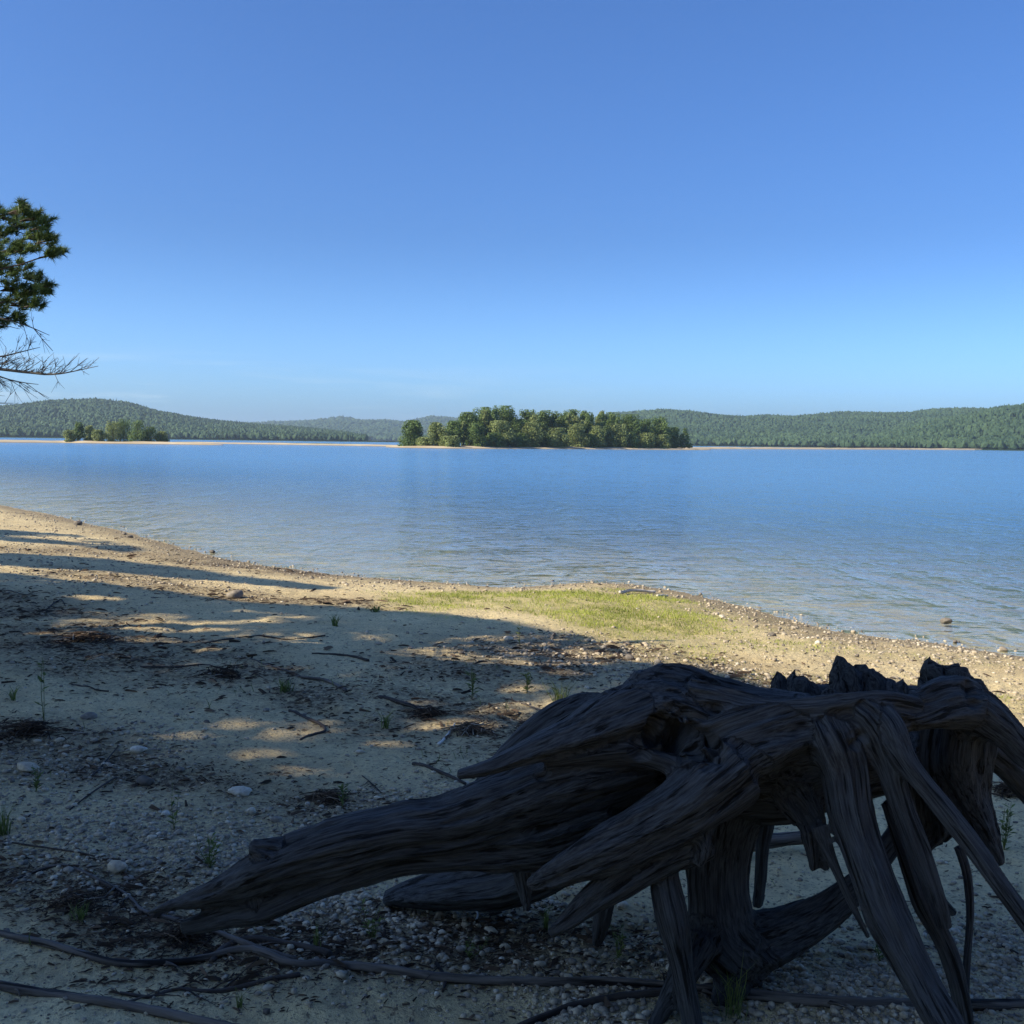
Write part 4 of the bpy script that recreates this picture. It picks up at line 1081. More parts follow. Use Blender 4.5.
SH += [(-5.5, -10, 10.5, 3.8, .6), (-.5, -11, 11, 4.0, .6), (4.5, -10.5, 10.5, 3.9, .6), (9.5, -9.5, 10, 3.8, .6), (2.0, -16, 14, 4.5, .8), (-8, -16, 14, 4.5, .8), (13.5, -5.5, 8.5, 3.4, .6), (8.5, -16, 14, 4.5, .8)]
ZONEW = world_poly([(-260, 500), (1150, 560), (1300, 700), (1500, 1500), (300, 1900), (-700, 1500)], .42)
def shade_tree(i, x, y, h, cr, lo):
    rg = np.random.default_rng(900 + i)
    b = np.array([x, y, float(gh(x, y))]); blobs = []
    for k in range(26):
        f = rg.uniform(0, 1); z = b[2] + lo + .6 + (h - lo - 1.2) * f; env = math.sin(PI * (0.16 + .74 * f)) ** .5
        th = rg.uniform(0, 2 * PI); rr = cr * env * math.sqrt(rg.uniform(0.02, .8)); s = cr * rg.uniform(.24, .36)
        blobs.append((x + rr * math.cos(th), y + rr * math.sin(th), z, s, s, s * .7))
    n = 22000
    C, dn, k = crown_points(blobs, n, rg)
    ppx, ppy, pd = project(C)
    vis = (pd > 0) & (ppx > -25) & (ppx < 1050) & (ppy > -30) & (ppy < 1060)
    gx, gy = shadow_ground(C); zone = in_poly(gx, gy, ZONEW) | (rg.random(n) < .03) | (i >= 17)
    pv = C - P(15, 262, 7.5); tt = pv @ SUNV; pd_ = np.linalg.norm(pv - tt[:, None] * SUNV, axis=1)
    thin = in_poly(gx, gy, THINW) & (fbm(gx * 2.6, gy * 2.6, 3.3, 3, 97) > -.12) & (rg.random(n) < .80)
    ok = ~vis & ~thin & ~lit_wanted(C, rg) & zone & ~((pd_ < .75) & (tt > .5))  # crown shaped for its shadow: leaves kept only where shade is wanted
    C, dn, k = C[ok], dn[ok], k[ok]; n = len(C)
    V, F = leaf_quads(C, dn, rg.uniform(.15, .26, n), rg, 1.4)
    t = thing('woodland_tree', SHLAB[i], 'tree', b, 'trees of the wood behind the camera')
    hs = np.linspace(1.2, h, 40); lm = lit_wanted(b[None] + np.stack([0 * hs, 0 * hs, hs], 1), rg); ht = hs[lm.argmax()] if lm.any() else h
    trunk_with_limbs(b, max(ht * 1.1, 2.2), .12 + h * .005, [bl for bl in blobs if not ((lambda q_: (q_[2][0] > 0) and (-40 < q_[0][0] < 1060) and (-40 < q_[1][0] < 1060))(project(np.array(bl[:3])[None])))] or blobs[:1], rg, seg=10, nl=9, cut=1).build('trunk', mbark, t)
    bf = Buf(); bf.add(V, F, tone=np.clip(np.repeat(.5 + rg.uniform(-.4, .4, n), 4), 0, 1)); bf.build('crown', ml_shade, t, smooth=False)
SHLAB = ['leafy tree left of the beach, beyond the pine with dead branches', 'tall tree in the second row beyond the pine', 'tall leafy tree left of the beach beside the pine',
 'tall broad tree in the second row left of the stump', 'tall tree in the first row left of the stump', 'broad tree in the second row, behind and left of the camera', 'tall tree in the third row left of the pine',
 'leafy tree just behind and left of the camera', 'tallest tree, in the third row behind and left', 'smallest leafy tree, close by the left of the pine trunk',
 'tree at the left shore whose shade crosses the gravel', 'farthest tree at the left shore, shading the waterline', 'tall tree in the back row left of the pine', 'tall tree deep in the wood behind the camera',
 'middle tree in the wood behind and left of the camera', 'slender tree in the first row left of the stump', 'tree with the highest crown, second row left of the stump',
 'low-branched tree behind the camera, left one of the near row', 'low-branched tree straight behind the camera', 'low-branched tree behind the camera, right of the middle', 'low-branched tree behind the camera, right end of the near row',
 'tall tree in the back row straight behind the camera', 'tall tree at the left end of the back row', 'small low-branched tree far to the right behind the camera', 'tall tree at the right end of the back row']
for i, s_ in enumerate(SH): shade_tree(i, *s_)
# ================================================================== what lies and grows on the beach
mst, nt = new_mat('stone'); q = NT(nt)
p = q.obj(); tn = q.attr('tone')
c = q.ramp(tn, [(0.0, (0.09, 0.08, 0.07)), (0.25, (0.22, 0.19, 0.155)), (0.55, (0.42, 0.35, 0.25)), (0.85, (0.54, 0.48, 0.38)), (1.0, (0.66, 0.63, 0.57))])
c = q.mix(q.math('MULTIPLY', q.ramp(q.noise(p, 45, 4, .7), [(0.45, 0), (0.65, 1)]), .4), c, (0.12, 0.10, 0.08))
q.out(q.bsdf(c, 0.85, q.bump(q.noise(p, 90, 3, .6), .5, .004), .3))
mlit, nt = new_mat('litter'); q = NT(nt)
q.out(q.bsdf(q.ramp(q.attr('tone'), [(0, (0.022, 0.016, 0.012)), (0.6, (0.075, 0.050, 0.034)), (0.9, (0.17, 0.12, 0.08)), (1, (0.34, 0.30, 0.25))]), .85, spec=.2))
mgr = leaf_mat('beach_grass', (0.16, 0.19, 0.035), (0.46, 0.50, 0.11), 0.4, .6)
mwd = leaf_mat('weed_leaves', (0.05, 0.075, 0.020), (0.17, 0.21, 0.055), 0.3, .6)
mstk = wood_mat('branch_wood', (0.040, 0.033, 0.030), (0.145, 0.125, 0.110), 1.0, .002)
mdark = wood_mat('dark_branch_wood', (0.020, 0.016, 0.015), (0.070, 0.056, 0.048), 1.0, .002)
mpal = wood_mat('bleached_wood', (0.42, 0.38, 0.32), (0.68, 0.63, 0.56), 1.0, .002)

def sample_ground(n, rg, ymin=470, ymax=1080, power=1.0, xr=(-60, 1090)):
    """random spots of the beach, even over the photograph's ground"""
    px = rg.uniform(xr[0], xr[1], n); py = ymin + (ymax - ymin) * rg.random(n) ** power
    d = ray(px, py); t = (0.42 - CAM[2]) / d[:, 2]
    p_ = CAM + d * t[:, None]
    return p_[:, 0], p_[:, 1], t

def stones(x, y, s, tone, rg, tmpl, flat=(.45, .8)):
    n = len(x); IVt, IFt = tmpl
    z = gh(x, y)
    S = np.stack([s * rg.uniform(.8, 1.3, n), s * rg.uniform(.6, 1.0, n), s * rg.uniform(flat[0], flat[1], n)], 1)
    bf = Buf(); C = np.stack([x, y, z + S[:, 2] * .35], 1)
    inst_blobs(bf, C, S, tone, int(rg.integers(1e6)), IVt, IFt, .13)
    return bf

def exclude(x, y, n): return np.ones(n, bool)

rg = np.random.default_rng(61)
# gravel: countless, one sheet of pebbles
GV = Buf()
def put_gravel(n, smin, smax, dens, tmpl, seed, power=1.0, ymin=500, base=.0):
    rg = np.random.default_rng(seed)
    x, y, t = sample_ground(n, rg, ymin=ymin, power=power)
    d = shore_d(x, y)
    a = gravel_amt(x, y); keep = (rg.random(n) < base + dens * a) & (d > -.5) & (rg.random(n) > .8 * grass_amt(x, y) * (grass_amt(x, y) > .6))
    x, y, t = x[keep], y[keep], t[keep]; n = len(x)
    s = np.minimum(smin + (smax - smin) * rg.random(n) ** 3.2, .9) * np.clip(t / 7, .7, 1.25)
    b_ = stones(x, y, s, np.clip(rg.beta(2.6, 2.2, n) * .84, 0, 1), rg, tmpl)
    GV.add(np.concatenate(b_.v), b_.f, tone=np.concatenate(b_.at['tone']))
put_gravel(42000, .004, .020, .75, (IV, IF), 1, 1.0, 500, .035)
put_gravel(80000, .006, .024, .85, (IV, IF), 2, 2.2, 500, .02)
put_gravel(26000, .008, .026, .9, (IV, IF), 4, 1.0, 500, .0)
put_gravel(60000, .0025, .009, .3, (IV, IF), 7, 1.0, 560, .22)
put_gravel(1500, .012, .030, .5, (IV2, IF2), 3, .8, 600, .02)
g = GV.build('gravel', mst, None, smooth=True); tag(g, 'small pale and dark pebbles strewn over the sand and along the waterline', 'gravel', kind='stuff')

# litter: bark flakes, needles, twig bits
LB = Buf(); rg = np.random.default_rng(62)
x, y, t = sample_ground(120000, rg, 500, 1060, 1.15)
a = litter_amt(x, y); keep = (rg.random(len(x)) < .02 + .8 * a ** 1.4) & (shore_d(x, y) > .2) & (grass_amt(x, y) < .7)
x, y, t = x[keep], y[keep], t[keep]; n = len(x)
th = rg.uniform(0, PI, n); th = np.where(rg.random(n) < .5, rg.normal(0, .5, n), th)
L = rg.uniform(.006, .036, n) * np.clip(t / 6, .8, 2.0) * np.where(rg.random(n) < .08, 2.4, 1); Wd = L * rg.uniform(.06, .35, n)
z = gh(x, y) + .003; tl = rg.normal(0, .12, n)
ax = np.stack([np.cos(th), np.sin(th), tl], 1) * L[:, None] / 2; bx = np.stack([-np.sin(th), np.cos(th), rg.normal(0, .4, n)], 1) * Wd[:, None] / 2
c = np.stack([x, y, z + np.abs(ax[:, 2]) + np.abs(bx[:, 2])], 1); up = np.stack([0 * x, 0 * x, Wd * .5 + .001], 1)
V = np.stack([c - ax - bx, c - ax + bx, c + ax + bx * .5, c + ax - bx * .5, c - ax * .2 + up, c + ax * .5 + up * .8], 1).reshape(-1, 3)
k = np.arange(n)[:, None] * 6
T3 = np.concatenate([k + np.array([[0, 4, 1]]), k + np.array([[2, 5, 3]])]); Q4 = np.concatenate([k + np.array([[0, 3, 5, 4]]), k + np.array([[1, 4, 5, 2]]), k + np.array([[0, 1, 2, 3]])])
LB.add(V, [T3, Q4], tone=np.repeat(rg.beta(1.3, 2.4, n), 6))
g = LB.build('leaf_litter', mlit, smooth=False); tag(g, 'dark bark flakes, needles and twig bits washed into lines on the sand', 'litter', kind='stuff')

# grass
GB_ = Buf(); rg = np.random.default_rng(63)
def blades(x, y, h, w, rg, tone, lean=.35):
    n = len(x); z = gh(x, y)
    th = rg.uniform(0, 2 * PI, n); b = np.stack([np.cos(th), np.sin(th), 0 * th], 1) * w[:, None] / 2
    ln = np.stack([rg.normal(0, lean, n), rg.normal(0, lean, n), np.ones(n)], 1) * h[:, None]
    c = np.stack([x, y, z - .005], 1); mid = c + ln * .55; bend = np.stack([rg.normal(0, .25, n), rg.normal(0, .25, n), 0 * x], 1) * h[:, None]
    V = np.stack([c - b, c + b, mid + b * .8, mid - b * .8, c + ln + bend], 1).reshape(-1, 3)
    k = np.arange(n)[:, None] * 5
    return V, [k + np.array([[0, 1, 2, 3]]), k + np.array([[3, 2, 4]])], np.repeat(tone, 5)
lo = np.array(GRASSW).min(0) - 1.5; hi = np.array(GRASSW).max(0) + np.array([4.0, 1.0])
n = 230000; x = rg.uniform(lo[0], hi[0] + 2, n); y = rg.uniform(lo[1] - 2.5, hi[1], n)
a = grass_amt(x, y); keep = (rg.random(n) < a ** 1.3 * (.15 + .85 * sstep(-.25, .25, fbm(x * 2.2, y * 2.2, 1, 3, 9)))) & (shore_d(x, y) > -.05)
x, y, a = x[keep], y[keep], a[keep]; n = len(x)
V, F3, tn = blades(x, y, rg.uniform(.010, .048, n) * (.5 + .6 * a), rg.uniform(.004, .010, n), rg, np.clip(.5 + .7 * fbm(x * 1.6, y * 1.6, 4, 3, 10) + rg.uniform(-.4, .4, n), 0, 1))
GB_.add(V, F3, tone=tn)
g = GB_.build('grass', mgr, smooth=False); tag(g, 'short yellow-green grass on the low spit at the waterline', 'grass', kind='stuff')
# short dark green fringe by the litter line
GC = Buf(); rg = np.random.default_rng(64); n = 9000
x, y, t = sample_ground(n, rg, 560, 1000); lo_ = np.minimum(seg_dist(x, y, LITTER_LINES[0]), seg_dist(x, y, LITTER_LINES[3]))
keep = (rg.random(n) < np.exp(-(lo_ / .5) ** 2) * (fbm(x * 1.5, y * 1.5, 2, 2, 19) > .05)) | (rg.random(n) < .006)
x, y = x[keep], y[keep]; n = len(x)
V, F3, tn = blades(x, y, rg.uniform(.02, .07, n), rg.uniform(.003, .006, n), rg, rg.random(n), .5)
GC.add(V, F3, tone=tn); g = GC.build('sparse_grass', mwd, smooth=False); tag(g, 'scattered thin green blades among the dark litter lines', 'grass', kind='stuff')

# ------------------------------------------------------------------ single stones
STN = [  # px, py, width px, height ratio, tone, label
 (946, 619, 11, .5, .16, 'brown rock standing out of the shallow water at the right'),
 (235, 596, 16, .55, .25, 'brown rock at the edge of the sunlit strip, largest on the left'),
 (212, 551, 6, .6, .1, 'small dark stone on the waterline at the left'),
 (78, 524, 9, .6, .08, 'dark lump of rock at the far left waterline'),
 (130, 537, 6, .5, .15, 'dark stone on the gravel near the far left waterline'),
 (124, 534, 5, .5, .2, 'smaller stone beside the dark stone at the far left waterline'),
 (772, 635, 9, .5, .12, 'flat dark stone on the sunlit gravel behind the stump'),
 (818, 643, 7, .6, .9, 'whitish stone on the sunlit gravel behind the stump'),
 (812, 650, 5, .6, .2, 'small dark stone beside the whitish stone'),
 (857, 656, 5, .6, .15, 'small dark stone on the gravel above the tall splinter'),
 (955, 641, 5, .6, .15, 'small dark stone at the waterline, nearest the rock in the water'),
 (1003, 648, 9, .5, .35, 'brown stone at the waterline at the right edge'),
 (722, 617, 7, .5, .85, 'pale stone on the sunlit shore right of the grass'),
 (630, 658, 11, .6, .10, 'dark stone in the shade below the grass'),
 (508, 639, 12, .35, .72, 'flat tan stone at the shaded edge of the grass'),
 (27, 768, 27, .32, .62, 'flat pale grey stone near the left edge'),
 (89, 717, 17, .38, .25, 'flat dark grey stone above the pale grey one at left'),
 (146, 782, 19, .5, .05, 'black stone in the sand above the pebbly patch'),
 (138, 750, 16, .45, .85, 'white stone by the upper twig at left'),
 (117, 868, 24, .5, .60, 'large bluish stone in the pebbly patch left of the long root'),
 (128, 878, 11, .4, .28, 'reddish stone under the large bluish stone'),
 (166, 814, 9, .7, .92, 'upright white stone in the pebbly patch'),
 (195, 845, 9, .5, .8, 'pale stone at the middle of the pebbly patch'),
 (152, 838, 10, .5, .8, 'whitish stone left of the middle of the pebbly patch'),
 (252, 812, 10, .7, .75, 'pale pointed stone above the root knob'),
 (241, 792, 26, .28, .8, 'pale slab catching light beyond the pebbly patch'),
 (276, 820, 12, .5, .3, 'grey stone close to the knob of the long root'),
 (98, 835, 10, .5, .55, 'grey stone at the left of the pebbly patch'),
 (490, 932, 16, .45, .75, 'pale stone on the ground under the low root'),
 (440, 916, 14, .5, .35, 'grey stone just below the tip of the low root'),
 (505, 948, 12, .6, .5, 'grey rounded stone under the lower front root'),
 (460, 950, 11, .5, .3, 'dark stone left of the rounded grey stone'),
 (540, 965, 13, .5, .6, 'pale grey stone below the two-tongued root'),
 (622, 905, 12, .5, .8, 'whitish pebble between the front root and the post'),
 (640, 882, 10, .5, .7, 'pale pebble beside the slanting post root'),
 (588, 955, 10, .5, .45, 'brown pebble right of the pale grey stone'),
 (820, 953, 11, .6, .7, 'pale stone between the forked root and the thick leg'),
 (800, 968, 10, .6, .5, 'grey stone under the forked root'),
 (830, 972, 9, .5, .4, 'small grey stone left of the thick leg'),
 (982, 963, 10, .7, .7, 'pale round pebble at lower right'),
 (1010, 962, 12, .6, .3, 'dark round stone at the lower right edge'),
 (992, 910, 8, .4, .6, 'flat pebble on bare sand behind the diagonal root'),
 (940, 862, 8, .5, .5, 'small stone on the sand behind the hanging thin root'),
 (60, 740, 9, .5, .6, 'grey stone beside the dark heap at left'),
 (45, 790, 8, .5, .7, 'light stone below the flat pale grey stone'),
 (180, 770, 9, .5, .15, 'dark stone right of the upper twig'),
 (360, 752, 9, .4, .75, 'tan pebble on the sunlit sand patch'),
 (395, 800, 8, .5, .5, 'pebble just above the long root'),
 (68, 870, 11, .5, .35, 'grey stone near the thin arching branch'),
 (22, 820, 9, .5, .65, 'pale stone at the left edge by the grass tuft'),
]
for i, (px, py, w_, hr_, tn_, lab) in enumerate(STN):
    rg = np.random.default_rng(3000 + i)
    c = ground_at(np.array(float(px)), np.array(py + w_ * hr_ * .2)); inw = float(shore_d(c[0], c[1])) < 0
    dep_ = float((c - CAM) @ FWD); s = w_ * dep_ / FPX / 2
    V = IV2 * 1.0
    d = V / np.linalg.norm(V, axis=1)[:, None]
    rr = 1 + .22 * vnoise(d[:, 0] * 1.6 + i, d[:, 1] * 1.6, d[:, 2] * 1.6, 5) + .10 * vnoise(d[:, 0] * 4 + i, d[:, 1] * 4, d[:, 2] * 4, 6)
    # subdivide once more for a smooth outline
    import bmesh
    bm = bmesh.new(); bmesh.ops.create_icosphere(bm, subdivisions=3, radius=1.0)
    d = np.array([v.co[:] for v in bm.verts]); F_ = np.array([[v.index for v in f.verts] for f in bm.faces]); bm.free()
    rr = 1 + .26 * vnoise(d[:, 0] * 1.5 + i, d[:, 1] * 1.5, d[:, 2] * 1.5, 5) + .10 * vnoise(d[:, 0] * 4 + i, d[:, 1] * 4, d[:, 2] * 4, 6)
    for _ in range(4):                       # a few flat broken faces
        nrm = rg.normal(size=3); nrm /= np.linalg.norm(nrm); h_ = (d * rr[:, None]) @ nrm; lim = rg.uniform(.62, .85)
        rr = np.where(h_ > lim, rr * (1 - .8 * (h_ - lim) / np.maximum(h_, 1e-3)), rr)
    th = rg.uniform(-.5, .5); V = d * rr[:, None] * [s, s * rg.uniform(.6, .9), s * hr_ * 1.25]
    V = np.stack([V[:, 0] * math.cos(th) - V[:, 1] * math.sin(th), V[:, 0] * math.sin(th) + V[:, 1] * math.cos(th), V[:, 2]], 1)
    if inw: c = ray0(np.array(float(px)), np.array(py + w_ * .3)); 
    me_o = mesh_np('stone' if w_ < 14 else 'rock', V, [F_], mst, None, True, {'tone': np.clip(tn_ + .12 * vnoise(d[:, 0] * 3, d[:, 1] * 3, d[:, 2] * 3, 7), 0, 1)})
    me_o.location = Vector((float(c[0]), float(c[1]), float(c[2]) + s * hr_ * .5))
    tag(me_o, lab, 'stone', 'loose stones on the beach')

# ------------------------------------------------------------------ sticks and branches lying on the sand
def lay(pts, r0, r1, mat, name, label, group=None, lift=None, twigs=0, seed=0, seg=9, cat='stick', forks=()):
    """a branch following the ground; pts = (px, py[, height above ground m]) of its line"""
    rg = np.random.default_rng(4000 + seed)
    def world(pp):
        G = ground_at(np.array([q_[0] for q_ in pp], float), np.array([q_[1] for q_ in pp], float))
        for i_, q_ in enumerate(pp):
            if len(q_) > 2:             # raised point: move back along the sight line to that height
                d_ = ray(float(q_[0]), float(q_[1])); t_ = (G[i_, 2] + q_[2] - CAM[2]) / d_[2]; G[i_] = CAM + d_ * t_
        return G
    def mk(pp, ra, rb, sd):
        G = world(pp); n_ = len(G); r = np.linspace(ra, rb, n_)
        G[:, 2] += r * .6
        c_ = catmull(np.column_stack([G, r]), .02)
        gz = gh(c_[:, 0], c_[:, 1]) + c_[:, 3] * .35
        c_[:, 2] = np.maximum(c_[:, 2], gz)
        V, F3, g_, info = tube(c_[::2] if len(c_) > 8 else c_, seg=seg, step=.02, rough=.22, lobes=.05, nl=2, seed=sd, wob=ra * .9)
        return V, F3, g_, info
    V, F3, g_, info = mk(pts, r0, r1, seed)
    base = V.mean(0); base[2] = V[:, 2].min()
    t = thing(name, label, cat, base, group) if (twigs or forks) else None
    o = mesh_np('stem' if t else name, V - (0 if t else base), F3, mat, t, True, {'grain': g_})
    if not t:
        o.location = Vector([float(v) for v in base]); tag(o, label, cat, group); return o
    for k_, (fp, ra, rb) in enumerate(forks):
        V, F3, g_, _ = mk(fp, ra, rb, seed + 50 + k_); mesh_np('side_branch', V, F3, mat, t, True, {'grain': g_})
    cc = info[0]
    for k_ in range(twigs):
        i_ = int(rg.uniform(.2, .95) * (len(cc) - 2)); T = cc[i_ + 1] - cc[i_]; T /= np.linalg.norm(T)
        s_ = np.cross(T, [0, 0, 1]) * rg.choice([-1, 1]); L = rg.uniform(.05, .18)
        p2 = cc[i_] + (T * .7 + s_ * .6 + [0, 0, rg.uniform(0, .3)]) * L * .5; p3 = p2 + (T * .6 + s_ * .7 + [0, 0, rg.uniform(-.3, .2)]) * L * .6
        for p_ in (p2, p3): p_[2] = max(p_[2], float(gh(p_[0], p_[1])) + .004)
        V, F3, g_, _ = tube([[*cc[i_], max(.0018, r1 * .6)], [*p2, .002], [*p3, .001]], seg=5, step=.02, seed=k_, wob=.004)
        mesh_np('twig', V, F3, mat, t, True, {'grain': g_})
    return t

BR = 'branches lying across the foreground'
lay([(-60, 925), (0, 936), (60, 949), (110, 964), (150, 966), (200, 962), (240, 952), (262, 955), (290, 966), (345, 967), (400, 974), (470, 983), (540, 985), (620, 984), (700, 992), (790, 1002), (860, 1006), (940, 1008), (1060, 1012)], .0105, .017, mstk, 'fallen_branch',
    'longest bare branch crossing the whole foreground under the stump', BR, twigs=5, seed=1, cat='branch', seg=12)
lay([(6, 885), (34, 873), (62, 866), (95, 880), (125, 896), (142, 912), (178, 922), (215, 934), (255, 950), (300, 964)], .005, .011, mstk, 'fallen_branch', 'thin arching branch passing under the tip of the long root', BR, twigs=4, seed=2, cat='branch', seg=10)
lay([(-60, 978), (0, 988), (50, 996), (95, 1003), (140, 1012), (200, 1024), (280, 1040)], .014, .012, mstk, 'fallen_branch', 'branch at the bottom left corner, nearest the camera', BR, twigs=2, seed=3, cat='branch', seg=12)
lay([(490, 1040), (545, 1019), (590, 1004), (640, 996), (700, 990), (760, 985)], .010, .014, mdark, 'fallen_branch', 'dark branch at bottom centre slanting in under the stump', BR, seed=4, cat='branch', seg=12)
lay([(212, 962), (228, 946), (255, 940), (300, 948), (330, 957)], .010, .014, mdark, 'fallen_branch', 'short black curved branch in the crook of the longest one', BR, seed=5, cat='branch', seg=12)
lay([(120, 995), (150, 998), (178, 990), (215, 992), (255, 985), (300, 976)], .005, .008, mdark, 'fallen_branch', 'crooked black branch between the two bottom-left branches', BR, twigs=7, seed=6, cat='branch')
lay([(700, 856, .05), (740, 848, .06), (780, 842, .06), (812, 838, .06)], .028, .030, mpal if False else mstk, 'driftwood_log', 'grey weathered log seen between the roots behind the stump', None, seed=7, cat='log', seg=14)
lay([(118, 940), (128, 925), (130, 915), (122, 905), (108, 900)], .0028, .002, mdark, 'stick', 'bent upright-looking twig left of the long root tip', None, seed=8)
ST = 'thin sticks scattered over the sand'
lay([(290, 712), (312, 721), (326, 731), (312, 736), (298, 741)], .011, .007, mdark, 'stick', 'hooked dark stick on the sunlit sand patch', ST, seed=11)
lay([(438, 746), (447, 737), (455, 724)], .011, .006, mpal, 'stick', 'short bleached white stick beside the heap of needles', ST, seed=12)
lay([(413, 765), (438, 772), (468, 786)], .010, .008, mdark, 'stick', 'dark stick pointing to the finger of the stump', ST, seed=13)
lay([(92, 777), (104, 764), (119, 745)], .006, .003, mdark, 'stick', 'upper one of two slanting black twigs at left', ST, seed=14)
lay([(70, 810), (92, 793), (118, 777)], .004, .005, mdark, 'stick', 'lower one of two slanting black twigs at left', ST, seed=15)
lay([(312, 654), (335, 655), (352, 657), (370, 662)], .010, .013, mdark, 'stick', 'dark stick lying alone right of the long litter line', ST, seed=16)
lay([(250, 659), (275, 668), (300, 677), (325, 681), (345, 691)], .006, .014, mstk, 'stick', 'long grey stick thickening to a pale end by the grass tuft', ST, twigs=3, seed=17)
lay([(205, 643), (235, 639), (265, 637), (290, 640), (325, 636)], .007, .008, mdark, 'stick', 'long flat stick with a forked end, farthest of the thin sticks', ST, twigs=4, seed=18)
lay([(140, 667), (175, 668), (205, 665), (232, 674)], .007, .006, mdark, 'stick', 'dark stick along the litter line in the middle left', ST, seed=19)
lay([(72, 685), (95, 690), (112, 692)], .006, .004, mdark, 'stick', 'short dark stick on bare sand at left', ST, seed=20)
lay([(380, 697), (398, 703), (425, 713)], .017, .012, mdark, 'stick', 'thick dark stick leading into the heap of needles', ST, seed=21)
lay([(500, 698), (520, 703), (556, 716)], .004, .006, mstk, 'stick', 'thin pale stick above the spur of the stump', ST, seed=22)
lay([(362, 776), (373, 785), (381, 793)], .003, .003, mdark, 'stick', 'forked twig above the long root', ST, twigs=3, seed=23)
lay([(46, 610), (60, 600), (66, 607)], .008, .005, mdark, 'stick', 'bent black twig at the upper left of the shade', ST, twigs=3, seed=24)
lay([(2, 590), (20, 594), (38, 596)], .008, .005, mdark, 'stick', 'dark stick at the left edge of the shade', ST, seed=25)
lay([(0, 842), (30, 846), (70, 852), (100, 858)], .004, .003, mdark, 'stick', 'thin dark twig above the arching branch at left', ST, seed=26)
lay([(620, 594, .02), (632, 592, .03), (655, 593, .01)], .024, .018, mpal, 'driftwood_log', 'pale driftwood piece lying at the water side of the grass', None, seed=27, cat='log')
lay([(658, 597), (668, 596)], .018, .012, mpal, 'driftwood_log', 'short pale driftwood end right of the longer pale piece', None, seed=28, cat='log')
lay([(90, 640), (108, 634), (116, 645)], .005, .004, mstk, 'stick', 'curved pale root fibre in the tangle at left', ST, twigs=2, seed=29)
lay([(975, 935), (995, 945), (1024, 957)], .004, .004, mdark, 'stick', 'thin dark twig on the sand at lower right', ST, seed=30)
lay([(905, 938), (920, 945), (940, 948)], .003, .003, mdark, 'stick', 'thin dark twig behind the thick leg', ST, seed=31)
lay([(436, 965), (445, 980), (442, 992)], .006, .004, mdark, 'stick', 'short bent stub below the long branch', ST, twigs=2, seed=32)
lay([(470, 905), (478, 915), (474, 925)], .004, .003, mpal, 'stick', 'bleached white twig under the low root', ST, seed=33)

# ------------------------------------------------------------------ heaps of dead needles and twigs
def heap(px, py, wpx, hm, n, seed, label, tonev=.35):
    n = int(n * .62); tonev += .12
    rg = np.random.default_rng(5000 + seed)
    c = ground_at(np.array(float(px)), np.array(float(py))); dep_ = float((c - CAM) @ FWD); R_ = wpx * dep_ / FPX / 2
    bf = Buf()
    for k_ in range(n):
        th = rg.uniform(0, 2 * PI); rr = R_ * min(1.15, abs(rg.normal(0, .5)) + .02) * (1 + .35 * math.sin(3 * th + seed) + .2 * math.sin(5 * th + 2 * seed)); x_, y_ = c[0] + rr * math.cos(th), c[1] + rr * math.sin(th) * .75
        z_ = float(gh(x_, y_)) + .004 + hm * max(0, 1 - (rr / R_) ** 2) * rg.random() ** 1.5
        a_ = rg.uniform(0, 2 * PI); L = rg.uniform(.03, .13) * min(1.5, dep_ / 4)
        e_ = np.array([math.cos(a_), math.sin(a_), rg.uniform(-.2, .25)]) * L / 2
        m_ = np.array([x_, y_, z_]); r_ = rg.uniform(.0008, .0026) * dep_ / 4
        V, F3, g_, _ = tube([[*(m_ - e_), r_], [*(m_ + [0, 0, L * .08]), r_], [*(m_ + e_), r_ * .5]], seg=4, step=L / 3)
        bf.add(V, F3, tone=np.full(len(V), float(np.clip(rg.normal(tonev, .25), 0, 1))))
    o = bf.build('debris_heap', mlit, smooth=True); V = np.concatenate(bf.v); b_ = V.mean(0); b_[2] = V[:, 2].min()
    o.data.transform(Matrix.Translation(Vector([-float(v) for v in b_]))); o.location = Vector([float(v) for v in b_])
    tag(o, label, 'debris', 'heaps of dead twigs and needles'); return o
heap(30, 735, 74, .07, 420, 1, 'dark mound of dead twigs at the left edge', .30)
heap(470, 733, 46, .05, 300, 2, 'reddish heap of needles and twigs at the end of the litter line', .62)
heap(85, 640, 70, .06, 330, 3, 'tangle of dead twigs and root fibres at upper left', .45)
heap(75, 905, 80, .03, 330, 4, 'brown mat of dead needles under the arching branch', .40)
heap(185, 940, 60, .06, 260, 5, 'black tangle of fine twigs beside the longest branch', .15)
heap(330, 800, 44, .03, 170, 6, 'thin scatter of brown twigs above the long root', .4)
heap(430, 715, 40, .04, 190, 7, 'dark twig heap left of the reddish one', .25)
heap(1010, 795, 44, .05, 220, 8, 'dark twig heap at the right edge behind the stump', .25)
heap(225, 676, 60, .03, 180, 9, 'brown litter heap at the middle of the litter line', .3)

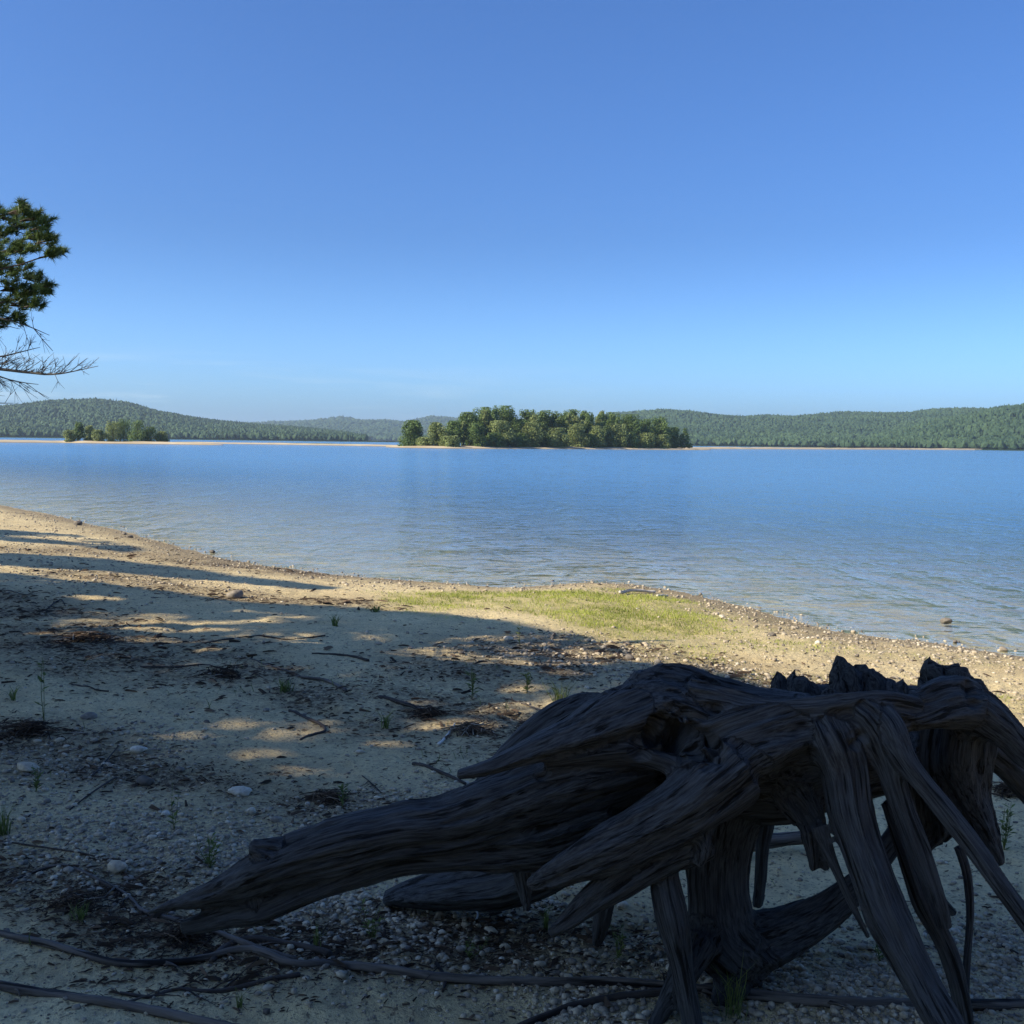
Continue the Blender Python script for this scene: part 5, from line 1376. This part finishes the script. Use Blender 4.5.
# ------------------------------------------------------------------ weeds
def weed(px, py, hpx, wpx, n, kind, label, seed, mat=None):
    rg = np.random.default_rng(6000 + seed)
    c = ground_at(np.array(float(px)), np.array(float(py))); dep_ = float((c - CAM) @ FWD); H = hpx * dep_ / FPX; W = wpx * dep_ / FPX / 2
    t = thing('weed' if kind != 'tuft' else 'grass_tuft', label, 'plant', c, 'small plants growing in the sand')
    if kind == 'tuft':
        bf = Buf(); x = c[0] + rg.normal(0, W * .25, n); y = c[1] + rg.normal(0, W * .25, n); h = H * rg.uniform(.45, 1.1, n)
        V, F3, tn_ = blades(x, y, h, np.full(n, .0035) * dep_ / 4, rg, rg.random(n), W / H * .6); bf.add(V, F3, tone=tn_)
        o = bf.build('blades', mat or mwd, t, smooth=False)
    else:
        st = Buf(); lf = Buf()
        for k_ in range(max(1, n // 9)):
            tip = c + [rg.normal(0, W * .4), rg.normal(0, W * .4), H * rg.uniform(.7, 1)]; m_ = (c + tip) / 2 + [rg.normal(0, W * .12), rg.normal(0, W * .12), 0]
            V, F3, g_, (cc, *_r) = tube([[*c, .0016 * dep_ / 4], [*m_, .0012 * dep_ / 4], [*tip, .0007 * dep_ / 4]], seg=5, step=H / 10); st.add(V, F3, tone=np.full(len(V), .5))
            for j_ in range(9):
                i_ = int(rg.uniform(.15, 1) * (len(cc) - 1)); a_ = rg.uniform(0, 2 * PI); L = min(H * .25, rg.uniform(.018, .045)) * min(dep_ / 4, 1.6)
                d_ = np.array([math.cos(a_), math.sin(a_), rg.uniform(.2, 1.1)]); d_ /= np.linalg.norm(d_); s_ = np.cross(d_, [0, 0, 1]); s_ /= np.linalg.norm(s_) + 1e-9
                b_ = cc[i_]; w_ = L * .17
                V = np.array([b_, b_ + d_ * L * .5 + s_ * w_, b_ + d_ * L - [0, 0, L * .12], b_ + d_ * L * .5 - s_ * w_, b_ + d_ * L * .5 - [0, 0, w_ * .5]])
                lf.add(V, np.array([[0, 1, 4], [1, 2, 4], [2, 3, 4], [3, 0, 4]]), tone=np.full(5, rg.random()))
        st.build('stem', mat or mwd, t); lf.build('leaves', mat or mwd, t, smooth=False)
    return t
for i, a_ in enumerate([
 (372, 940, 42, 34, 45, 'weed', 'leafy weed growing under the long root'),
 (560, 706, 30, 24, 46, 'tuft', 'stiff grass tuft just above the stump\'s spur'),
 (527, 693, 22, 10, 27, 'weed', 'small light green weed left of the stiff grass tuft'),
 (473, 698, 36, 14, 27, 'weed', 'thin branching weed right of the hooked stick'),
 (285, 692, 16, 18, 40, 'tuft', 'yellowish grass tuft beside the long grey stick'),
 (386, 728, 20, 12, 30, 'tuft', 'small tuft left of the dark twig heap'),
 (335, 626, 14, 12, 30, 'tuft', 'small tuft at the shade edge above the lone dark stick'),
 (376, 612, 10, 12, 30, 'tuft', 'tiny sunlit tuft on bare sand left of the grass'),
 (44, 722, 70, 16, 18, 'weed', 'tall spindly weed rising from the dark mound'),
 (342, 808, 26, 12, 27, 'weed', 'pale weed above the middle of the long root'),
 (36, 792, 28, 14, 27, 'weed', 'small weed beside the flat pale grey stone'),
 (4, 834, 34, 22, 34, 'tuft', 'bright grass tuft cut by the left edge'),
 (174, 830, 50, 14, 18, 'weed', 'thin reddish weed in the pebbly patch'),
 (210, 868, 40, 44, 54, 'weed', 'low spreading weed left of the root knob'),
 (316, 950, 34, 12, 22, 'tuft', 'thin tuft in the crook of the longest branch'),
 (80, 920, 22, 26, 40, 'tuft', 'grass tuft in the brown mat of needles'),
 (470, 960, 26, 40, 45, 'weed', 'low weed on the ground below the low root'),
 (545, 930, 36, 12, 20, 'tuft', 'thin blades between the two tongues of the front root'),
 (618, 960, 40, 30, 36, 'weed', 'low green weed left of the slanting post root'),
 (734, 1016, 60, 40, 36, 'tuft', 'grass tuft under the middle of the stump at the bottom'),
 (880, 962, 30, 30, 36, 'weed', 'weed between the forked root and the thick leg'),
 (1004, 850, 56, 20, 54, 'weed', 'leafy upright weed at the right edge behind the stump'),
 (962, 822, 24, 12, 27, 'weed', 'small weed behind the hanging root curtain'),
 (520, 646, 34, 8, 9, 'weed', 'lone thin stalk standing at the shaded edge of the grass'),
 (12, 700, 18, 12, 20, 'tuft', 'small tuft at the left edge above the dark mound'),
 (240, 1008, 24, 12, 16, 'tuft', 'small tuft near the bottom left branches')]):
    weed(a_[0], a_[1], a_[2], a_[3], a_[4], a_[5], a_[6], i)
